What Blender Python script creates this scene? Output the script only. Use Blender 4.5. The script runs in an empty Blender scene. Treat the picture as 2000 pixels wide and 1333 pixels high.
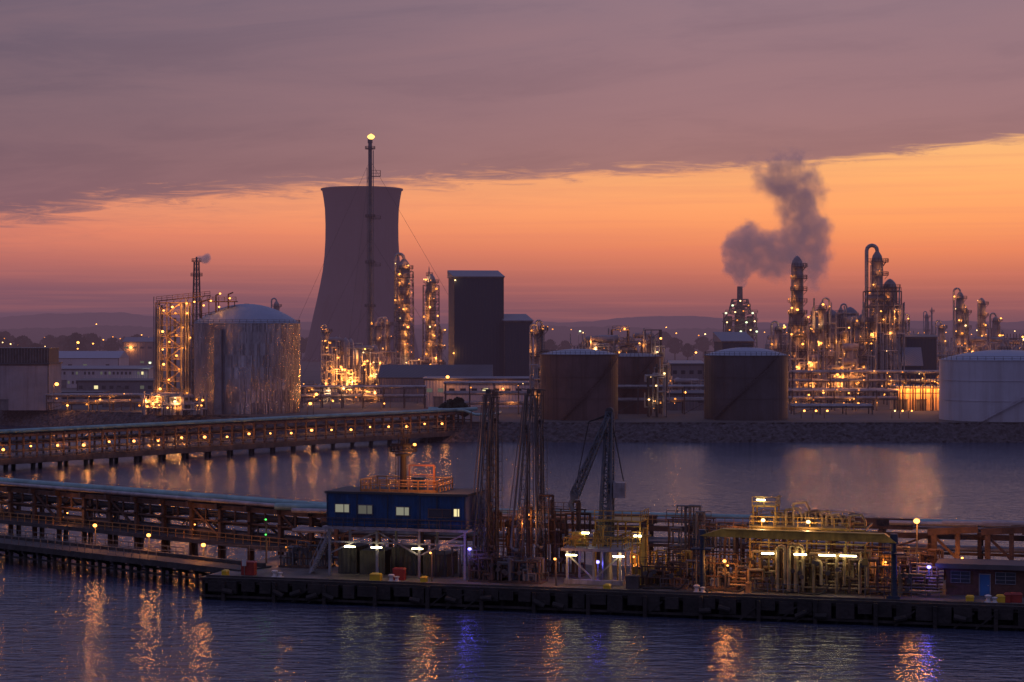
import bpy, math, random
from mathutils import Vector, Matrix
random.seed(7)
scene = bpy.context.scene
F = 3889.0      # survey constant: 70 mm lens
EYE = 30.0      # eye height above the water
HZ = 650.0
def X(px, d): return (px-1000.0)/F*d
def Z(py, d): return EYE-(py-HZ)/F*d
def M(px, d): return px/F*d
GZ = 5.0        # refinery ground level
def lin(c):
    c = c/255.0
    return c/12.92 if c <= 0.04045 else ((c+0.055)/1.055)**2.4
def C(r, g, b): return (lin(r), lin(g), lin(b), 1.0)

# ------------------------------------------------------------------ camera
cam = bpy.data.cameras.new("camera"); cam.lens = 70; cam.sensor_width = 36
cam.clip_start = 1; cam.clip_end = 40000
co = bpy.data.objects.new("camera", cam); scene.collection.objects.link(co)
co.location = (0, 0, EYE)
co.rotation_euler = (math.radians(90)-math.atan(16.5/F), 0, 0)
scene.camera = co
scene.view_settings.view_transform = 'Standard'
scene.view_settings.look = 'None'
scene.view_settings.exposure = 0

# ------------------------------------------------------------------ node helpers
class NT:
    def __init__(s, nt): s.nt = nt; s.n = nt.nodes; s.l = nt.links
    def new(s, t, **kw):
        n = s.n.new(t)
        for k, v in kw.items(): setattr(n, k, v)
        return n
    def setin(s, sock, v):
        if v is None: return
        if isinstance(v, bpy.types.NodeSocket): s.l.new(v, sock)
        else: sock.default_value = v
    def math(s, op, a, b=None, c=None, clamp=False):
        n = s.new('ShaderNodeMath', operation=op); n.use_clamp = clamp
        s.setin(n.inputs[0], a); s.setin(n.inputs[1], b)
        if c is not None: s.setin(n.inputs[2], c)
        return n.outputs[0]
    def vmath(s, op, a, b=None):
        n = s.new('ShaderNodeVectorMath', operation=op)
        s.setin(n.inputs[0], a)
        if b is not None: s.setin(n.inputs[1], b)
        return n
    def ramp(s, fac, stops, interp='LINEAR'):
        n = s.new('ShaderNodeValToRGB'); r = n.color_ramp; r.interpolation = interp
        while len(r.elements) > 1: r.elements.remove(r.elements[-1])
        r.elements[0].position = stops[0][0]; r.elements[0].color = stops[0][1]
        for p, col in stops[1:]:
            e = r.elements.new(p); e.color = col
        s.setin(n.inputs[0], fac)
        return n.outputs[0]
    def mix(s, fac, a, b, typ='MIX'):
        n = s.new('ShaderNodeMix'); n.data_type = 'RGBA'; n.blend_type = typ
        s.setin(n.inputs[0], fac); s.setin(n.inputs[6], a); s.setin(n.inputs[7], b)
        return n.outputs[2]
    def maprange(s, v, a, b, c=0.0, d=1.0, t='LINEAR'):
        n = s.new('ShaderNodeMapRange'); n.interpolation_type = t
        s.setin(n.inputs[0], v)
        n.inputs[1].default_value = a; n.inputs[2].default_value = b
        n.inputs[3].default_value = c; n.inputs[4].default_value = d
        return n.outputs[0]
    def noise(s, vec, scale, detail=3, rough=0.5, dist=0.0):
        n = s.new('ShaderNodeTexNoise')
        if vec is not None: s.l.new(vec, n.inputs['Vector'])
        n.inputs['Scale'].default_value = scale; n.inputs['Detail'].default_value = detail
        n.inputs['Roughness'].default_value = rough; n.inputs['Distortion'].default_value = dist
        return n.outputs[0]
    def comb(s, x, y, z):
        n = s.new('ShaderNodeCombineXYZ')
        s.setin(n.inputs[0], x); s.setin(n.inputs[1], y); s.setin(n.inputs[2], z)
        return n.outputs[0]

# ------------------------------------------------------------------ world (dusk sky under a cloud deck)
world = bpy.data.worlds.new("World"); scene.world = world; world.use_nodes = True
w = NT(world.node_tree); w.n.clear()
tc = w.new('ShaderNodeTexCoord')
sep = w.new('ShaderNodeSeparateXYZ'); w.l.new(tc.outputs['Generated'], sep.inputs[0])
sx, sy, sz = sep.outputs
hh = w.math('SQRT', w.math('ADD', w.math('MULTIPLY', sx, sx), w.math('MULTIPLY', sy, sy)))
el = w.math('MULTIPLY', w.math('DIVIDE', sz, w.math('MAXIMUM', hh, 0.02)), F)     # elevation
az = w.math('MULTIPLY', w.math('ARCTAN2', sx, sy), F)                            # azimuth
elc = w.maprange(el, 0, 500)
clearR = w.ramp(elc, [(0, C(102, 74, 92)), (0.05, C(110, 78, 94)), (0.12, C(138, 86, 94)), (0.22, C(190, 108, 94)),
                      (0.32, C(230, 132, 95)), (0.44, C(250, 158, 102)), (0.6, C(255, 177, 112)), (0.78, C(255, 192, 124)), (1.0, C(252, 196, 134))])
clearL = w.ramp(elc, [(0, C(92, 71, 93)), (0.07, C(102, 76, 96)), (0.17, C(130, 86, 100)), (0.28, C(184, 108, 102)),
                      (0.39, C(228, 132, 106)), (0.5, C(246, 153, 115)), (0.7, C(246, 160, 120)), (1.0, C(240, 162, 128))])
clear = w.mix(w.maprange(az, -950, 700), clearL, clearR)
streak = w.noise(w.comb(w.math('DIVIDE', az, 900), w.math('DIVIDE', el, 20), 0.0), 1.0, 5, 0.6)
clear = w.mix(w.maprange(streak, 0.47, 0.75, 0, 0.28), clear, C(212, 120, 106))
back = w.ramp(w.maprange(el, 0, 3000), [(0, C(90, 86, 116)), (0.4, C(108, 108, 146)), (1, C(110, 114, 160))])
aoff = w.math('ABSOLUTE', w.math('SUBTRACT', az, 700))
clear = w.mix(w.maprange(aoff, 1700, 6500, 0, 1, 'SMOOTHSTEP'), clear, back)
elk = w.maprange(el, 150, 4000)
def kp(v): return (v-150)/3850.0
cloudR = w.ramp(elk, [(kp(230), C(164, 114, 112)), (kp(330), C(156, 113, 114)), (kp(440), C(151, 114, 121)), (kp(650), C(141, 115, 128)),
                      (kp(1000), C(126, 114, 142)), (kp(1800), C(116, 118, 162)), (1.0, C(108, 116, 168))])
cloudL = w.ramp(elk, [(kp(210), C(136, 96, 106)), (kp(330), C(126, 95, 106)), (kp(440), C(118, 95, 108)), (kp(650), C(103, 91, 110)),
                      (kp(1000), C(104, 100, 130)), (kp(1800), C(106, 110, 154)), (1.0, C(106, 114, 164))])
cloud = w.mix(w.maprange(az, -1000, 300), cloudL, cloudR)
aback = w.maprange(aoff, 2500, 8000, 0, 1, 'SMOOTHSTEP')
cloud = w.mix(aback, cloud, back)
cn = w.noise(w.comb(w.math('DIVIDE', az, 600), w.math('DIVIDE', w.math('SUBTRACT', el, w.math('MULTIPLY', az, 0.07)), 90), 3.0), 1.0, 7, 0.62, 0.4)
cloud = w.mix(w.maprange(cn, 0.42, 0.7, 0, 0.36), cloud, w.mix(0.5, cloud, C(172, 128, 130)))
cloud = w.mix(w.maprange(cn, 0.3, 0.5, 0.14, 0), cloud, C(84, 68, 88))
edge = w.ramp(w.maprange(az, -1500, 1500), [(0, (0.10,)*3+(1,)), (0.1667, (0.204,)*3+(1,)), (0.267, (0.252,)*3+(1,)), (0.3667, (0.278,)*3+(1,)),
        (0.5, (0.301,)*3+(1,)), (0.633, (0.318,)*3+(1,)), (0.733, (0.337,)*3+(1,)), (0.833, (0.372,)*3+(1,)), (1.0, (0.46,)*3+(1,))])
edge = w.math('MULTIPLY', edge, 1000)
en = w.noise(w.comb(w.math('DIVIDE', az, 120), w.math('DIVIDE', el, 13), 1.0), 1.0, 8, 0.68, 0.7)
enL = w.math('MULTIPLY', w.math('SUBTRACT', en, 0.5), w.maprange(az, -1000, 600, 150, 56))
dd = w.math('ADD', w.math('SUBTRACT', el, edge), enL)
cm = w.maprange(w.math('DIVIDE', dd, w.maprange(az, -1000, 600, 34, 13)), -1, 1, 0, 1, 'SMOOTHSTEP')
soft = w.maprange(dd, -80, 20, 0, 0.32, 'SMOOTHSTEP')
cm = w.math('MAXIMUM', cm, w.math('MULTIPLY', soft, w.maprange(az, -900, 700, 1, 0.35)))
skycol = w.mix(cm, clear, cloud)
ground_mask = w.maprange(sz, -0.02, 0.0)
skycol = w.mix(ground_mask, C(40, 36, 48), skycol)
nish = w.new('ShaderNodeTexSky'); nish.sky_type = 'NISHITA'; nish.sun_disc = False
nish.sun_elevation = math.radians(0.5); nish.sun_rotation = math.radians(10)
tot = w.mix(0.004, skycol, nish.outputs[0], 'ADD')
bg = w.new('ShaderNodeBackground'); w.l.new(tot, bg.inputs[0]); bg.inputs[1].default_value = 1.0
wo = w.new('ShaderNodeOutputWorld'); w.l.new(bg.outputs[0], wo.inputs[0])

sun = bpy.data.lights.new("sun", 'SUN'); sun.energy = 0.03; sun.angle = math.radians(20); sun.color = (1, 0.55, 0.35)
so = bpy.data.objects.new("sun", sun); scene.collection.objects.link(so)
so.rotation_euler = (math.radians(86), 0, math.radians(170))

# ------------------------------------------------------------------ materials
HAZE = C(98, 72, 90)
MATS = {}
def mat(name, col, rough=0.7, metal=0.0, var=0.25, scale=0.4, streak=0.0, corr=None, haze=True, bump=0.0):
    if name in MATS: return MATS[name]
    m = bpy.data.materials.new(name); m.use_nodes = True
    t = NT(m.node_tree); t.n.clear()
    out = t.new('ShaderNodeOutputMaterial'); b = t.new('ShaderNodeBsdfPrincipled')
    tcn = t.new('ShaderNodeTexCoord'); obj = tcn.outputs['Object']
    n1 = t.noise(obj, scale, 5, 0.6)
    dark = tuple(c*(1-var*1.4) for c in col[:3])+(1,)
    lite = tuple(min(1, c*(1+var)) for c in col[:3])+(1,)
    base = t.mix(t.maprange(n1, 0.3, 0.7), dark, lite)
    if streak > 0:
        mp = t.new('ShaderNodeMapping'); mp.inputs['Scale'].default_value = (1, 1, 0.06)
        t.l.new(obj, mp.inputs[0])
        n2 = t.noise(mp.outputs[0], scale*3, 5, 0.65)
        base = t.mix(t.maprange(n2, 0.48, 0.68, 0, streak), base, (col[0]*0.35+0.01, col[1]*0.25+0.004, col[2]*0.2+0.002, 1))
    b.inputs['Metallic'].default_value = metal
    t.l.new(t.maprange(n1, 0.2, 0.8, max(0.03, rough-0.12), min(1, rough+0.12)), b.inputs['Roughness'])
    if corr:
        geo = t.new('ShaderNodeSeparateXYZ'); t.l.new(obj, geo.inputs[0])
        if corr[0] == 'panel':
            # clad in narrow vertical sheets, each leaning its own way
            a = t.math('ARCTAN2', geo.outputs[0], geo.outputs[1])
            wn = t.new('ShaderNodeTexWhiteNoise'); wn.noise_dimensions = '2D'
            col_i = t.math('FLOOR', t.math('MULTIPLY', a, corr[1])); row_i = t.math('FLOOR', t.math('DIVIDE', geo.outputs[2], 3.6))
            t.l.new(t.comb(col_i, row_i, 0), wn.inputs['Vector'])
            nz = t.noise(t.comb(t.math('MULTIPLY', a, 130.0), t.math('MULTIPLY', geo.outputs[2], 0.8), 0), 1.0, 4)
            tilt = t.vmath('SUBTRACT', wn.outputs['Color'], (.5, .5, .5)).outputs[0]
            tilt = t.vmath('MULTIPLY', tilt, (0.20, 0.20, 0.14)).outputs[0]
            gm_ = t.new('ShaderNodeNewGeometry')
            nn_ = t.vmath('ADD', gm_.outputs['Normal'], tilt).outputs[0]
            nn_ = t.vmath('NORMALIZE', nn_).outputs[0]
            bp = t.new('ShaderNodeBump'); bp.inputs['Strength'].default_value = corr[2]; bp.inputs['Distance'].default_value = 0.25
            t.l.new(nz, bp.inputs['Height']); t.l.new(nn_, bp.inputs['Normal']); t.l.new(bp.outputs[0], b.inputs['Normal'])
            base = t.mix(t.math('MULTIPLY', wn.outputs['Value'], 0.6), base, (col[0]*.38, col[1]*.38, col[2]*.4, 1))
        else:
            if corr[0] == 'cyl':
                a = t.math('ARCTAN2', geo.outputs[0], geo.outputs[1])
                s = t.math('SINE', t.math('MULTIPLY', a, corr[1]))
                nz = t.noise(t.comb(t.math('MULTIPLY', a, corr[1]*0.3), t.math('MULTIPLY', geo.outputs[2], 0.12), 0), 1.0, 3)
                s = t.math('ADD', s, t.math('MULTIPLY', nz, 5.0))
            else:
                s = t.math('SINE', t.math('MULTIPLY', t.math('ADD', geo.outputs[0], geo.outputs[1]), corr[1]))
            bp = t.new('ShaderNodeBump'); bp.inputs['Strength'].default_value = corr[2]; bp.inputs['Distance'].default_value = 0.15
            t.l.new(s, bp.inputs['Height']); t.l.new(bp.outputs[0], b.inputs['Normal'])
    elif bump > 0:
        bp = t.new('ShaderNodeBump'); bp.inputs['Strength'].default_value = bump; bp.inputs['Distance'].default_value = 0.3
        t.l.new(t.noise(obj, scale*4, 6, 0.6), bp.inputs['Height']); t.l.new(bp.outputs[0], b.inputs['Normal'])
    t.l.new(base, b.inputs['Base Color'])
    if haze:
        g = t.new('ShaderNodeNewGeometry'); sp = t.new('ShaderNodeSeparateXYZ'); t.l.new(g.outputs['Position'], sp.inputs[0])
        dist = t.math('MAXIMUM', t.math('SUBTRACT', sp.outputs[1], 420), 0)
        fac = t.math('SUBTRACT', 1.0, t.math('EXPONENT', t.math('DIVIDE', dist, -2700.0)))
        em = t.new('ShaderNodeEmission'); em.inputs[0].default_value = HAZE  # aerial haze painted into the surface as emission, growing with distance
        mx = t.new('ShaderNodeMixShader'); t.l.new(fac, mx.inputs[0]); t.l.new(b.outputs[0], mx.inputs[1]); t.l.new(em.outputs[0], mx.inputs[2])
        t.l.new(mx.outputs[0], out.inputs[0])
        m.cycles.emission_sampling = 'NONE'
    else:
        t.l.new(b.outputs[0], out.inputs[0])
    MATS[name] = m
    return m
def emat(name, col, s, sample=False):
    m = bpy.data.materials.new(name); m.use_nodes = True
    t = NT(m.node_tree); t.n.clear()
    out = t.new('ShaderNodeOutputMaterial'); e = t.new('ShaderNodeEmission')
    e.inputs[0].default_value = col
    e.inputs[1].default_value = s
    t.l.new(e.outputs[0], out.inputs[0]); MATS[name] = m
    m.cycles.emission_sampling = 'FRONT' if sample else 'NONE'
    return m
AMBER = (1.0, 0.34, 0.06)
SODIUM = emat("sodium lamp glow", (1.0, 0.36, 0.07, 1), 6.0)
SODIUMF = emat("distant sodium lamp glow", (1.0, 0.36, 0.07, 1), 4.0)
DIM = emat("dim amber lamp glow", (1.0, 0.31, 0.05, 1), 1.8)
WARM = emat("warm white lamp glow", (1.0, 0.62, 0.25, 1), 4.5)
GREEN = emat("greenish white lamp glow", (0.85, 1.0, 0.60, 1), 1.8)
FLUO = emat("fluorescent tube glow", (1.0, 0.84, 0.40, 1), 22, True)
BLUE = emat("blue lamp glow", (0.25, 0.22, 1.0, 1), 5)
GRNL = emat("green signal glow", (0.1, 1.0, 0.15, 1), 2)
FLAME = emat("gas flame", (1.0, 0.50, 0.12, 1), 3)
WINL = emat("lit window glass", (0.50, 0.48, 0.36, 1), 0.45)
WIND = emat("dimly lit window glass", (0.42, 0.40, 0.34, 1), 0.22)
WINB = emat("bright window glass", (1.0, 0.85, 0.42, 1), 1.0)
LCOL = {"sodium lamp glow": (AMBER, 1.0), "distant sodium lamp glow": (AMBER, 1.0), "dim amber lamp glow": (AMBER, .6), "warm white lamp glow": ((1, .58, .24), 1.0),
        "greenish white lamp glow": ((.9, 1, .6), .5), "blue lamp glow": ((.14, .12, 1), 1.2), "green signal glow": ((.1, 1, .15), .1)}

steel = mat("painted grey steel", (0.14, 0.135, 0.15, 1), 0.5, 0.2, 0.3, 0.5, 0.3)
rust = mat("rusty brown steel", (0.105, 0.062, 0.05, 1), 0.8, 0.0, 0.45, 0.6, 0.5, bump=0.3)
dark = mat("dark weathered steel", (0.075, 0.062, 0.066, 1), 0.65, 0.1, 0.4, 0.5, 0.4)
pipem = mat("silver lagged pipe", (0.32, 0.30, 0.32, 1), 0.45, 0.3, 0.3, 0.5, 0.3)
dpipe = mat("dark grey arm pipe", (0.13, 0.12, 0.13, 1), 0.5, 0.2, 0.3, 0.5, 0.4)
pipeg = mat("pale green pipe", (0.20, 0.34, 0.34, 1), 0.45, 0.1, 0.25, 0.3, 0.25)
shellm = mat("aluminium column cladding", (0.25, 0.215, 0.23, 1), 0.5, 0.25, 0.35, 0.25, 0.4)
concrete = mat("dark stained roadway", (0.06, 0.05, 0.048, 1), 0.85, 0, 0.4, 0.5, 0.5, bump=0.5)
wetcon = mat("dark wet quay timber and concrete", (0.03, 0.023, 0.022, 1), 0.75, 0, 0.5, 0.5, 0.4, bump=0.5)
deckm = mat("quay deck concrete", (0.12, 0.10, 0.09, 1), 0.75, 0, 0.5, 0.3, 0.0, bump=0.4)
yellow = mat("yellow painted steel", (0.42, 0.26, 0.05, 1), 0.6, 0, 0.45, 0.8, 0.6)
orange = mat("orange tan painted steel", (0.48, 0.24, 0.08, 1), 0.6, 0, 0.3, 0.6, 0.4)
white = mat("white painted steel", (0.55, 0.53, 0.52, 1), 0.5, 0, 0.2, 0.7, 0.35)
legm = mat("pale grey galvanised legs", (0.26, 0.255, 0.29, 1), 0.5, 0.1, 0.3, 0.7, 0.45)
cranem = mat("blue grey crane paint", (0.12, 0.135, 0.17, 1), 0.5, 0.1, 0.25, 0.7, 0.4)
bluep = mat("blue painted cladding", (0.009, 0.052, 0.165, 1), 0.45, 0.0, 0.35, 0.5, 0.5, corr=('lin', 14, 0.3))
blues = mat("blue painted steel", (0.02, 0.035, 0.07, 1), 0.5, 0, 0.25, 0.6, 0.4)
redp = mat("red painted metal", (0.30, 0.03, 0.02, 1), 0.5, 0, 0.2, 0.8, 0.3)
black = mat("black rubber", (0.03, 0.026, 0.028, 1), 0.8, 0, 0.3, 0.5)
glassd = mat("dark window glass", (0.03, 0.035, 0.05, 1), 0.12, 0.0, 0.1, 0.5)

# ------------------------------------------------------------------ mesh builder
class MB:
    def __init__(s): s.v = []; s.f = []
    def quadbox(s, base, top):
        i = len(s.v); s.v += base+top
        s.f += [(i+3, i+2, i+1, i), (i+4, i+5, i+6, i+7)]
        for k in range(4):
            a, b = k, (k+1) % 4
            s.f.append((i+a, i+b, i+4+b, i+4+a))
    def box(s, cx, cy, cz, sx, sy, sz, rz=0):
        c, n = math.cos(rz), math.sin(rz)
        def p(x, y, z): return (cx+x*c-y*n, cy+x*n+y*c, cz+z)
        a, b, h = sx/2, sy/2, sz/2
        s.quadbox([p(-a, -b, -h), p(a, -b, -h), p(a, b, -h), p(-a, b, -h)], [p(-a, -b, h), p(a, -b, h), p(a, b, h), p(-a, b, h)])
        return s
    def basis(s, p, q):
        p = Vector(p); q = Vector(q); d = (q-p)
        if d.length < 1e-6: d = Vector((0, 0, 1))
        d.normalize()
        up = Vector((0, 0, 1)) if abs(d.z) < 0.95 else Vector((0, 1, 0))
        a = d.cross(up).normalized(); b = a.cross(d).normalized()
        return p, q, a, b
    def beam(s, p, q, wd, h=None):
        h = h or wd
        p, q, a, b = s.basis(p, q); a = a*wd/2; b = b*h/2
        s.quadbox([tuple(p-a-b), tuple(p+a-b), tuple(p+a+b), tuple(p-a+b)], [tuple(q-a-b), tuple(q+a-b), tuple(q+a+b), tuple(q-a+b)])
        return s
    def tube(s, p, q, r, r2=None, n=8):
        r2 = r if r2 is None else r2
        p, q, a, b = s.basis(p, q); i = len(s.v)
        for c, rr in ((p, r), (q, r2)):
            for k in range(n):
                t = 2*math.pi*k/n
                s.v.append(tuple(c+a*math.cos(t)*rr+b*math.sin(t)*rr))
        for k in range(n):
            k2 = (k+1) % n
            s.f.append((i+k, i+k2, i+n+k2, i+n+k))
        s.f.append(tuple(i+k for k in range(n-1, -1, -1))); s.f.append(tuple(i+n+k for k in range(n)))
        return s
    def path(s, pts, r, n=8):
        for a, b in zip(pts[:-1], pts[1:]):
            s.tube(a, b, r, r, n)
        for a in pts[1:-1]: s.ball(a, r*1.04, 6)
        return s
    def ball(s, c, r, n=8, sz=1.0):
        prof = []
        m = max(3, n//2)
        for k in range(m+1):
            t = -math.pi/2+math.pi*k/m
            prof.append((max(0.0005, r*math.cos(t)), c[2]+r*sz*math.sin(t)))
        s.revolve(prof, c[0], c[1], n)
        return s
    def revolve(s, prof, cx=0, cy=0, n=32):
        i = len(s.v); m = len(prof)
        for r, z in prof:
            for k in range(n):
                t = 2*math.pi*k/n
                s.v.append((cx+r*math.cos(t), cy+r*math.sin(t), z))
        for j in range(m-1):
            for k in range(n):
                k2 = (k+1) % n
                s.f.append((i+j*n+k, i+j*n+k2, i+(j+1)*n+k2, i+(j+1)*n+k))
        s.f.append(tuple(i+k for k in range(n-1, -1, -1)))
        s.f.append(tuple(i+(m-1)*n+k for k in range(n)))
        return s
    def ringplate(s, cx, cy, z, r0, r1, th=0.12, n=16, a0=0, a1=2*math.pi):
        for k in range(n):
            t0 = a0+(a1-a0)*k/n; t1 = a0+(a1-a0)*(k+1)/n
            def p(r, t, zz): return (cx+r*math.cos(t), cy+r*math.sin(t), zz)
            s.quadbox([p(r0, t0, z), p(r1, t0, z), p(r1, t1, z), p(r0, t1, z)], [p(r0, t0, z+th), p(r1, t0, z+th), p(r1, t1, z+th), p(r0, t1, z+th)])
        return s
    def ringrail(s, cx, cy, z, r, h=1.1, t=0.09, n=14, a0=0, a1=2*math.pi):
        pts = [(cx+r*math.cos(a0+(a1-a0)*k/n), cy+r*math.sin(a0+(a1-a0)*k/n), z) for k in range(n+1)]
        s.rail(pts, h, t, every=True); return s
    def rail(s, pts, h=1.1, t=0.07, sp=1.6, every=False):
        for a, b in zip(pts[:-1], pts[1:]):
            a = Vector(a); b = Vector(b); L = (b-a).length
            for hh in (h, h*0.5):
                s.beam(a+Vector((0, 0, hh)), b+Vector((0, 0, hh)), t)
            n = 1 if every else max(1, int(L/sp))
            for k in range(n+1):
                p = a.lerp(b, k/n); s.beam(p, p+Vector((0, 0, h)), t)
        return s
    def ladder(s, p, q, wd=0.6, t=0.07, cage=True):
        p = Vector(p); q = Vector(q)
        for sgn in (-1, 1):
            o = Vector((sgn*wd/2, 0, 0)); s.beam(p+o, q+o, t)
        n = int((q-p).length/0.8)
        for k in range(n):
            c = p.lerp(q, (k+0.5)/n); s.beam(c-Vector((wd/2, 0, 0)), c+Vector((wd/2, 0, 0)), t)
        return s
    def lattice(s, w0, w1, z0, z1, n, t=0.2, tb=0.12, cx=0, cy=0):
        prev = None
        for k in range(n+1):
            f = k/n; ww = (w0+(w1-w0)*f)/2; z = z0+(z1-z0)*f
            c = [(cx-ww, cy-ww, z), (cx+ww, cy-ww, z), (cx+ww, cy+ww, z), (cx-ww, cy+ww, z)]
            for j in range(4): s.beam(c[j], c[(j+1) % 4], tb)
            if prev:
                for j in range(4):
                    s.beam(prev[j], c[j], t)
                    if (k+j) % 2: s.beam(prev[j], c[(j+1) % 4], tb)
                    else: s.beam(prev[(j+1) % 4], c[j], tb)
            prev = c
        return s
    def latbeam(s, p, q, w0, w1, n, t=.12, tb=.07):
        p, q, a, b = s.basis(p, q); prev = None
        for k in range(n+1):
            f = k/n; c0 = p.lerp(q, f); ww = (w0+(w1-w0)*f)/2
            c = [c0-a*ww-b*ww, c0+a*ww-b*ww, c0+a*ww+b*ww, c0-a*ww+b*ww]
            for j in range(4): s.beam(c[j], c[(j+1) % 4], tb)
            if prev:
                for j in range(4):
                    s.beam(prev[j], c[j], t)
                    if (k+j) % 2: s.beam(prev[j], c[(j+1) % 4], tb)
                    else: s.beam(prev[(j+1) % 4], c[j], tb)
            prev = c
        return s
    def mesh(s, name, smooth=False):
        me = bpy.data.meshes.new(name); me.from_pydata(s.v, [], s.f)
        if smooth:
            me.polygons.foreach_set('use_smooth', [True]*len(me.polygons)); me.set_sharp_from_angle(angle=0.7)
        me.update()
        return me
def link(o): scene.collection.objects.link(o)
LIGHTS = {}
def light_data(colr, power, rad, spec=1.0):
    key = (colr, round(power, -1), round(rad, 2), spec)
    if key not in LIGHTS:
        L = bpy.data.lights.new("lamp_light", 'POINT'); L.color = colr; L.energy = power; L.shadow_soft_size = rad; L.specular_factor = spec; LIGHTS[key] = L
    return LIGHTS[key]
class Thing:
    def __init__(s, name, label, cat, loc=(0, 0, 0), rz=0, group=None, pf=None):
        s.o = bpy.data.objects.new(name, None); s.o.location = loc; s.o.rotation_euler = (0, 0, rz)
        s.o.empty_display_size = 0.5
        s.o["label"] = label; s.o["category"] = cat
        if group: s.o["group"] = group
        s.pf = pf or ((.42 if loc[1] > 650 else .24) if loc[1] > 500 else .5)
        s.spec = .12 if loc[1] > 620 else 1.0
        link(s.o)
    def part(s, name, mb, m, smooth=False, label=None, parent=None):
        if not mb.v: return None
        me = mb.mesh(name, smooth); me.materials.append(m)
        o = bpy.data.objects.new(name, me); o.parent = parent or s.o
        if label: o["label"] = label
        link(o); return o
    def lamp(s, p, r=0.3, m=None, name="lamp", pw=None, off=(0, -.5, -.1)):
        m = m or SODIUM
        o = bpy.data.objects.new(name, lampmesh(m)); o.parent = s.o; o.location = p; o.scale = (r, r, r*0.8)
        link(o)
        col, mul = LCOL[m.name]
        if pw is None: pw = 1500*(r/.4)**2*mul
        pw *= s.pf
        if pw > 0:
            L = bpy.data.objects.new("lamp_light", light_data(col, pw, min(.45, max(.15, r)), s.spec)); L.parent = s.o; L.location = (p[0]+off[0], p[1]+off[1]-r, p[2]+off[2]); link(L)
        return o
LM = {}
def lampmesh(m):
    if m.name not in LM:
        b = MB().ball((0, 0, 0), 1.0, 8); me = b.mesh("lamp_globe", True); me.materials.append(m); LM[m.name] = me
    return LM[m.name]
def single(name, mb, m, label=None, cat=None, kind=None, group=None, smooth=False, loc=(0, 0, 0), rz=0):
    me = mb.mesh(name, smooth); me.materials.append(m)
    o = bpy.data.objects.new(name, me); o.location = loc; o.rotation_euler = (0, 0, rz); link(o)
    if label: o["label"] = label
    if cat: o["category"] = cat
    if kind: o["kind"] = kind
    if group: o["group"] = group
    return o

# ------------------------------------------------------------------ water
wm = bpy.data.materials.new("estuary water"); wm.use_nodes = True
t = NT(wm.node_tree); t.n.clear()
out = t.new('ShaderNodeOutputMaterial'); b = t.new('ShaderNodeBsdfPrincipled')
b.inputs['Base Color'].default_value = (0.055, 0.065, 0.11, 1); b.inputs['Roughness'].default_value = 0.06
b.inputs['IOR'].default_value = 1.42
g = t.new('ShaderNodeNewGeometry')
mp = t.new('ShaderNodeMapping'); t.l.new(g.outputs['Position'], mp.inputs[0]); mp.inputs['Scale'].default_value = (0.45, 1.0, 1.0)
mp.inputs['Rotation'].default_value = (0, 0, 0.18)
nA = t.noise(mp.outputs[0], 0.6, 2, 0.5, .3); nB = t.noise(mp.outputs[0], 1.9, 3, 0.6, 0.5); nC = t.noise(mp.outputs[0], 0.03, 3, 0.55)
hgt = t.math('ADD', t.math('MULTIPLY', nA, 0.34), t.math('MULTIPLY', nB, 0.14))
calm = t.maprange(nC, 0.35, 0.65, 0.8, 1.15)
bp = t.new('ShaderNodeBump'); bp.inputs['Distance'].default_value = 1.0; t.l.new(calm, bp.inputs['Strength'])
t.l.new(hgt, bp.inputs['Height']); t.l.new(bp.outputs[0], b.inputs['Normal'])
t.l.new(b.outputs[0], out.inputs[0])
wmb = MB(); wmb.v = [(-1500, -200, 0), (1500, -200, 0), (1500, 700, 0), (-1500, 700, 0)]; wmb.f = [(0, 1, 2, 3)]
single("water", wmb, wm, kind="structure", label="rippled dark purple estuary water at dusk")

# ------------------------------------------------------------------ land
shore = [(-900, 760), (-300, 690), (-180, 655), (-91, 592), (-45, 560), (-18, 546), (20, 543), (150, 543), (320, 545), (900, 560)]
groundm = mat("refinery ground of gravel and asphalt", (0.07, 0.06, 0.06, 1), 0.85, 0, 0.4, 0.05)
gm = MB()
back_off = 9.0
for (x, y) in shore: gm.v.append((x, y+back_off, GZ))
n = len(shore)
for (x, y) in shore: gm.v.append((x*22, 16000, GZ))
for k in range(n-1): gm.f.append((k, k+1, n+k+1, n+k))
single("ground", gm, groundm, kind="structure", label="flat refinery ground running to the horizon")
rm = MB(); NR = 16
pts = []
for (x0, y0), (x1, y1) in zip(shore[1:-1], shore[2:]):
    L = math.hypot(x1-x0, y1-y0); k = max(1, int(L/0.8))
    pts += [(x0+(x1-x0)*i/k, y0+(y1-y0)*i/k) for i in range(k)]
rr = random.Random(3)
for (x, y) in pts:
    for j in range(NR+1):
        f = j/NR
        zz = -0.8+(GZ+0.9)*f
        edgef = 1.0 if j < NR else 0.1
        rm.v.append((x+rr.uniform(-.35, .35), y-2+f*(back_off+2.5)+rr.uniform(-.35, .35), zz+rr.uniform(-.42, .42)*edgef))
for i in range(len(pts)-1):
    for j in range(NR):
        a = i*(NR+1)+j; rm.f.append((a, a+NR+1, a+NR+2, a+1))
rockm = mat("dark rock armour", (0.07, 0.058, 0.066, 1), 0.85, 0, 0.6, 0.9, bump=0.8)
single("rock_embankment", rm, rockm, kind="stuff", label="sloping embankment of dark rock boulders along the water", cat="embankment")

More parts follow.
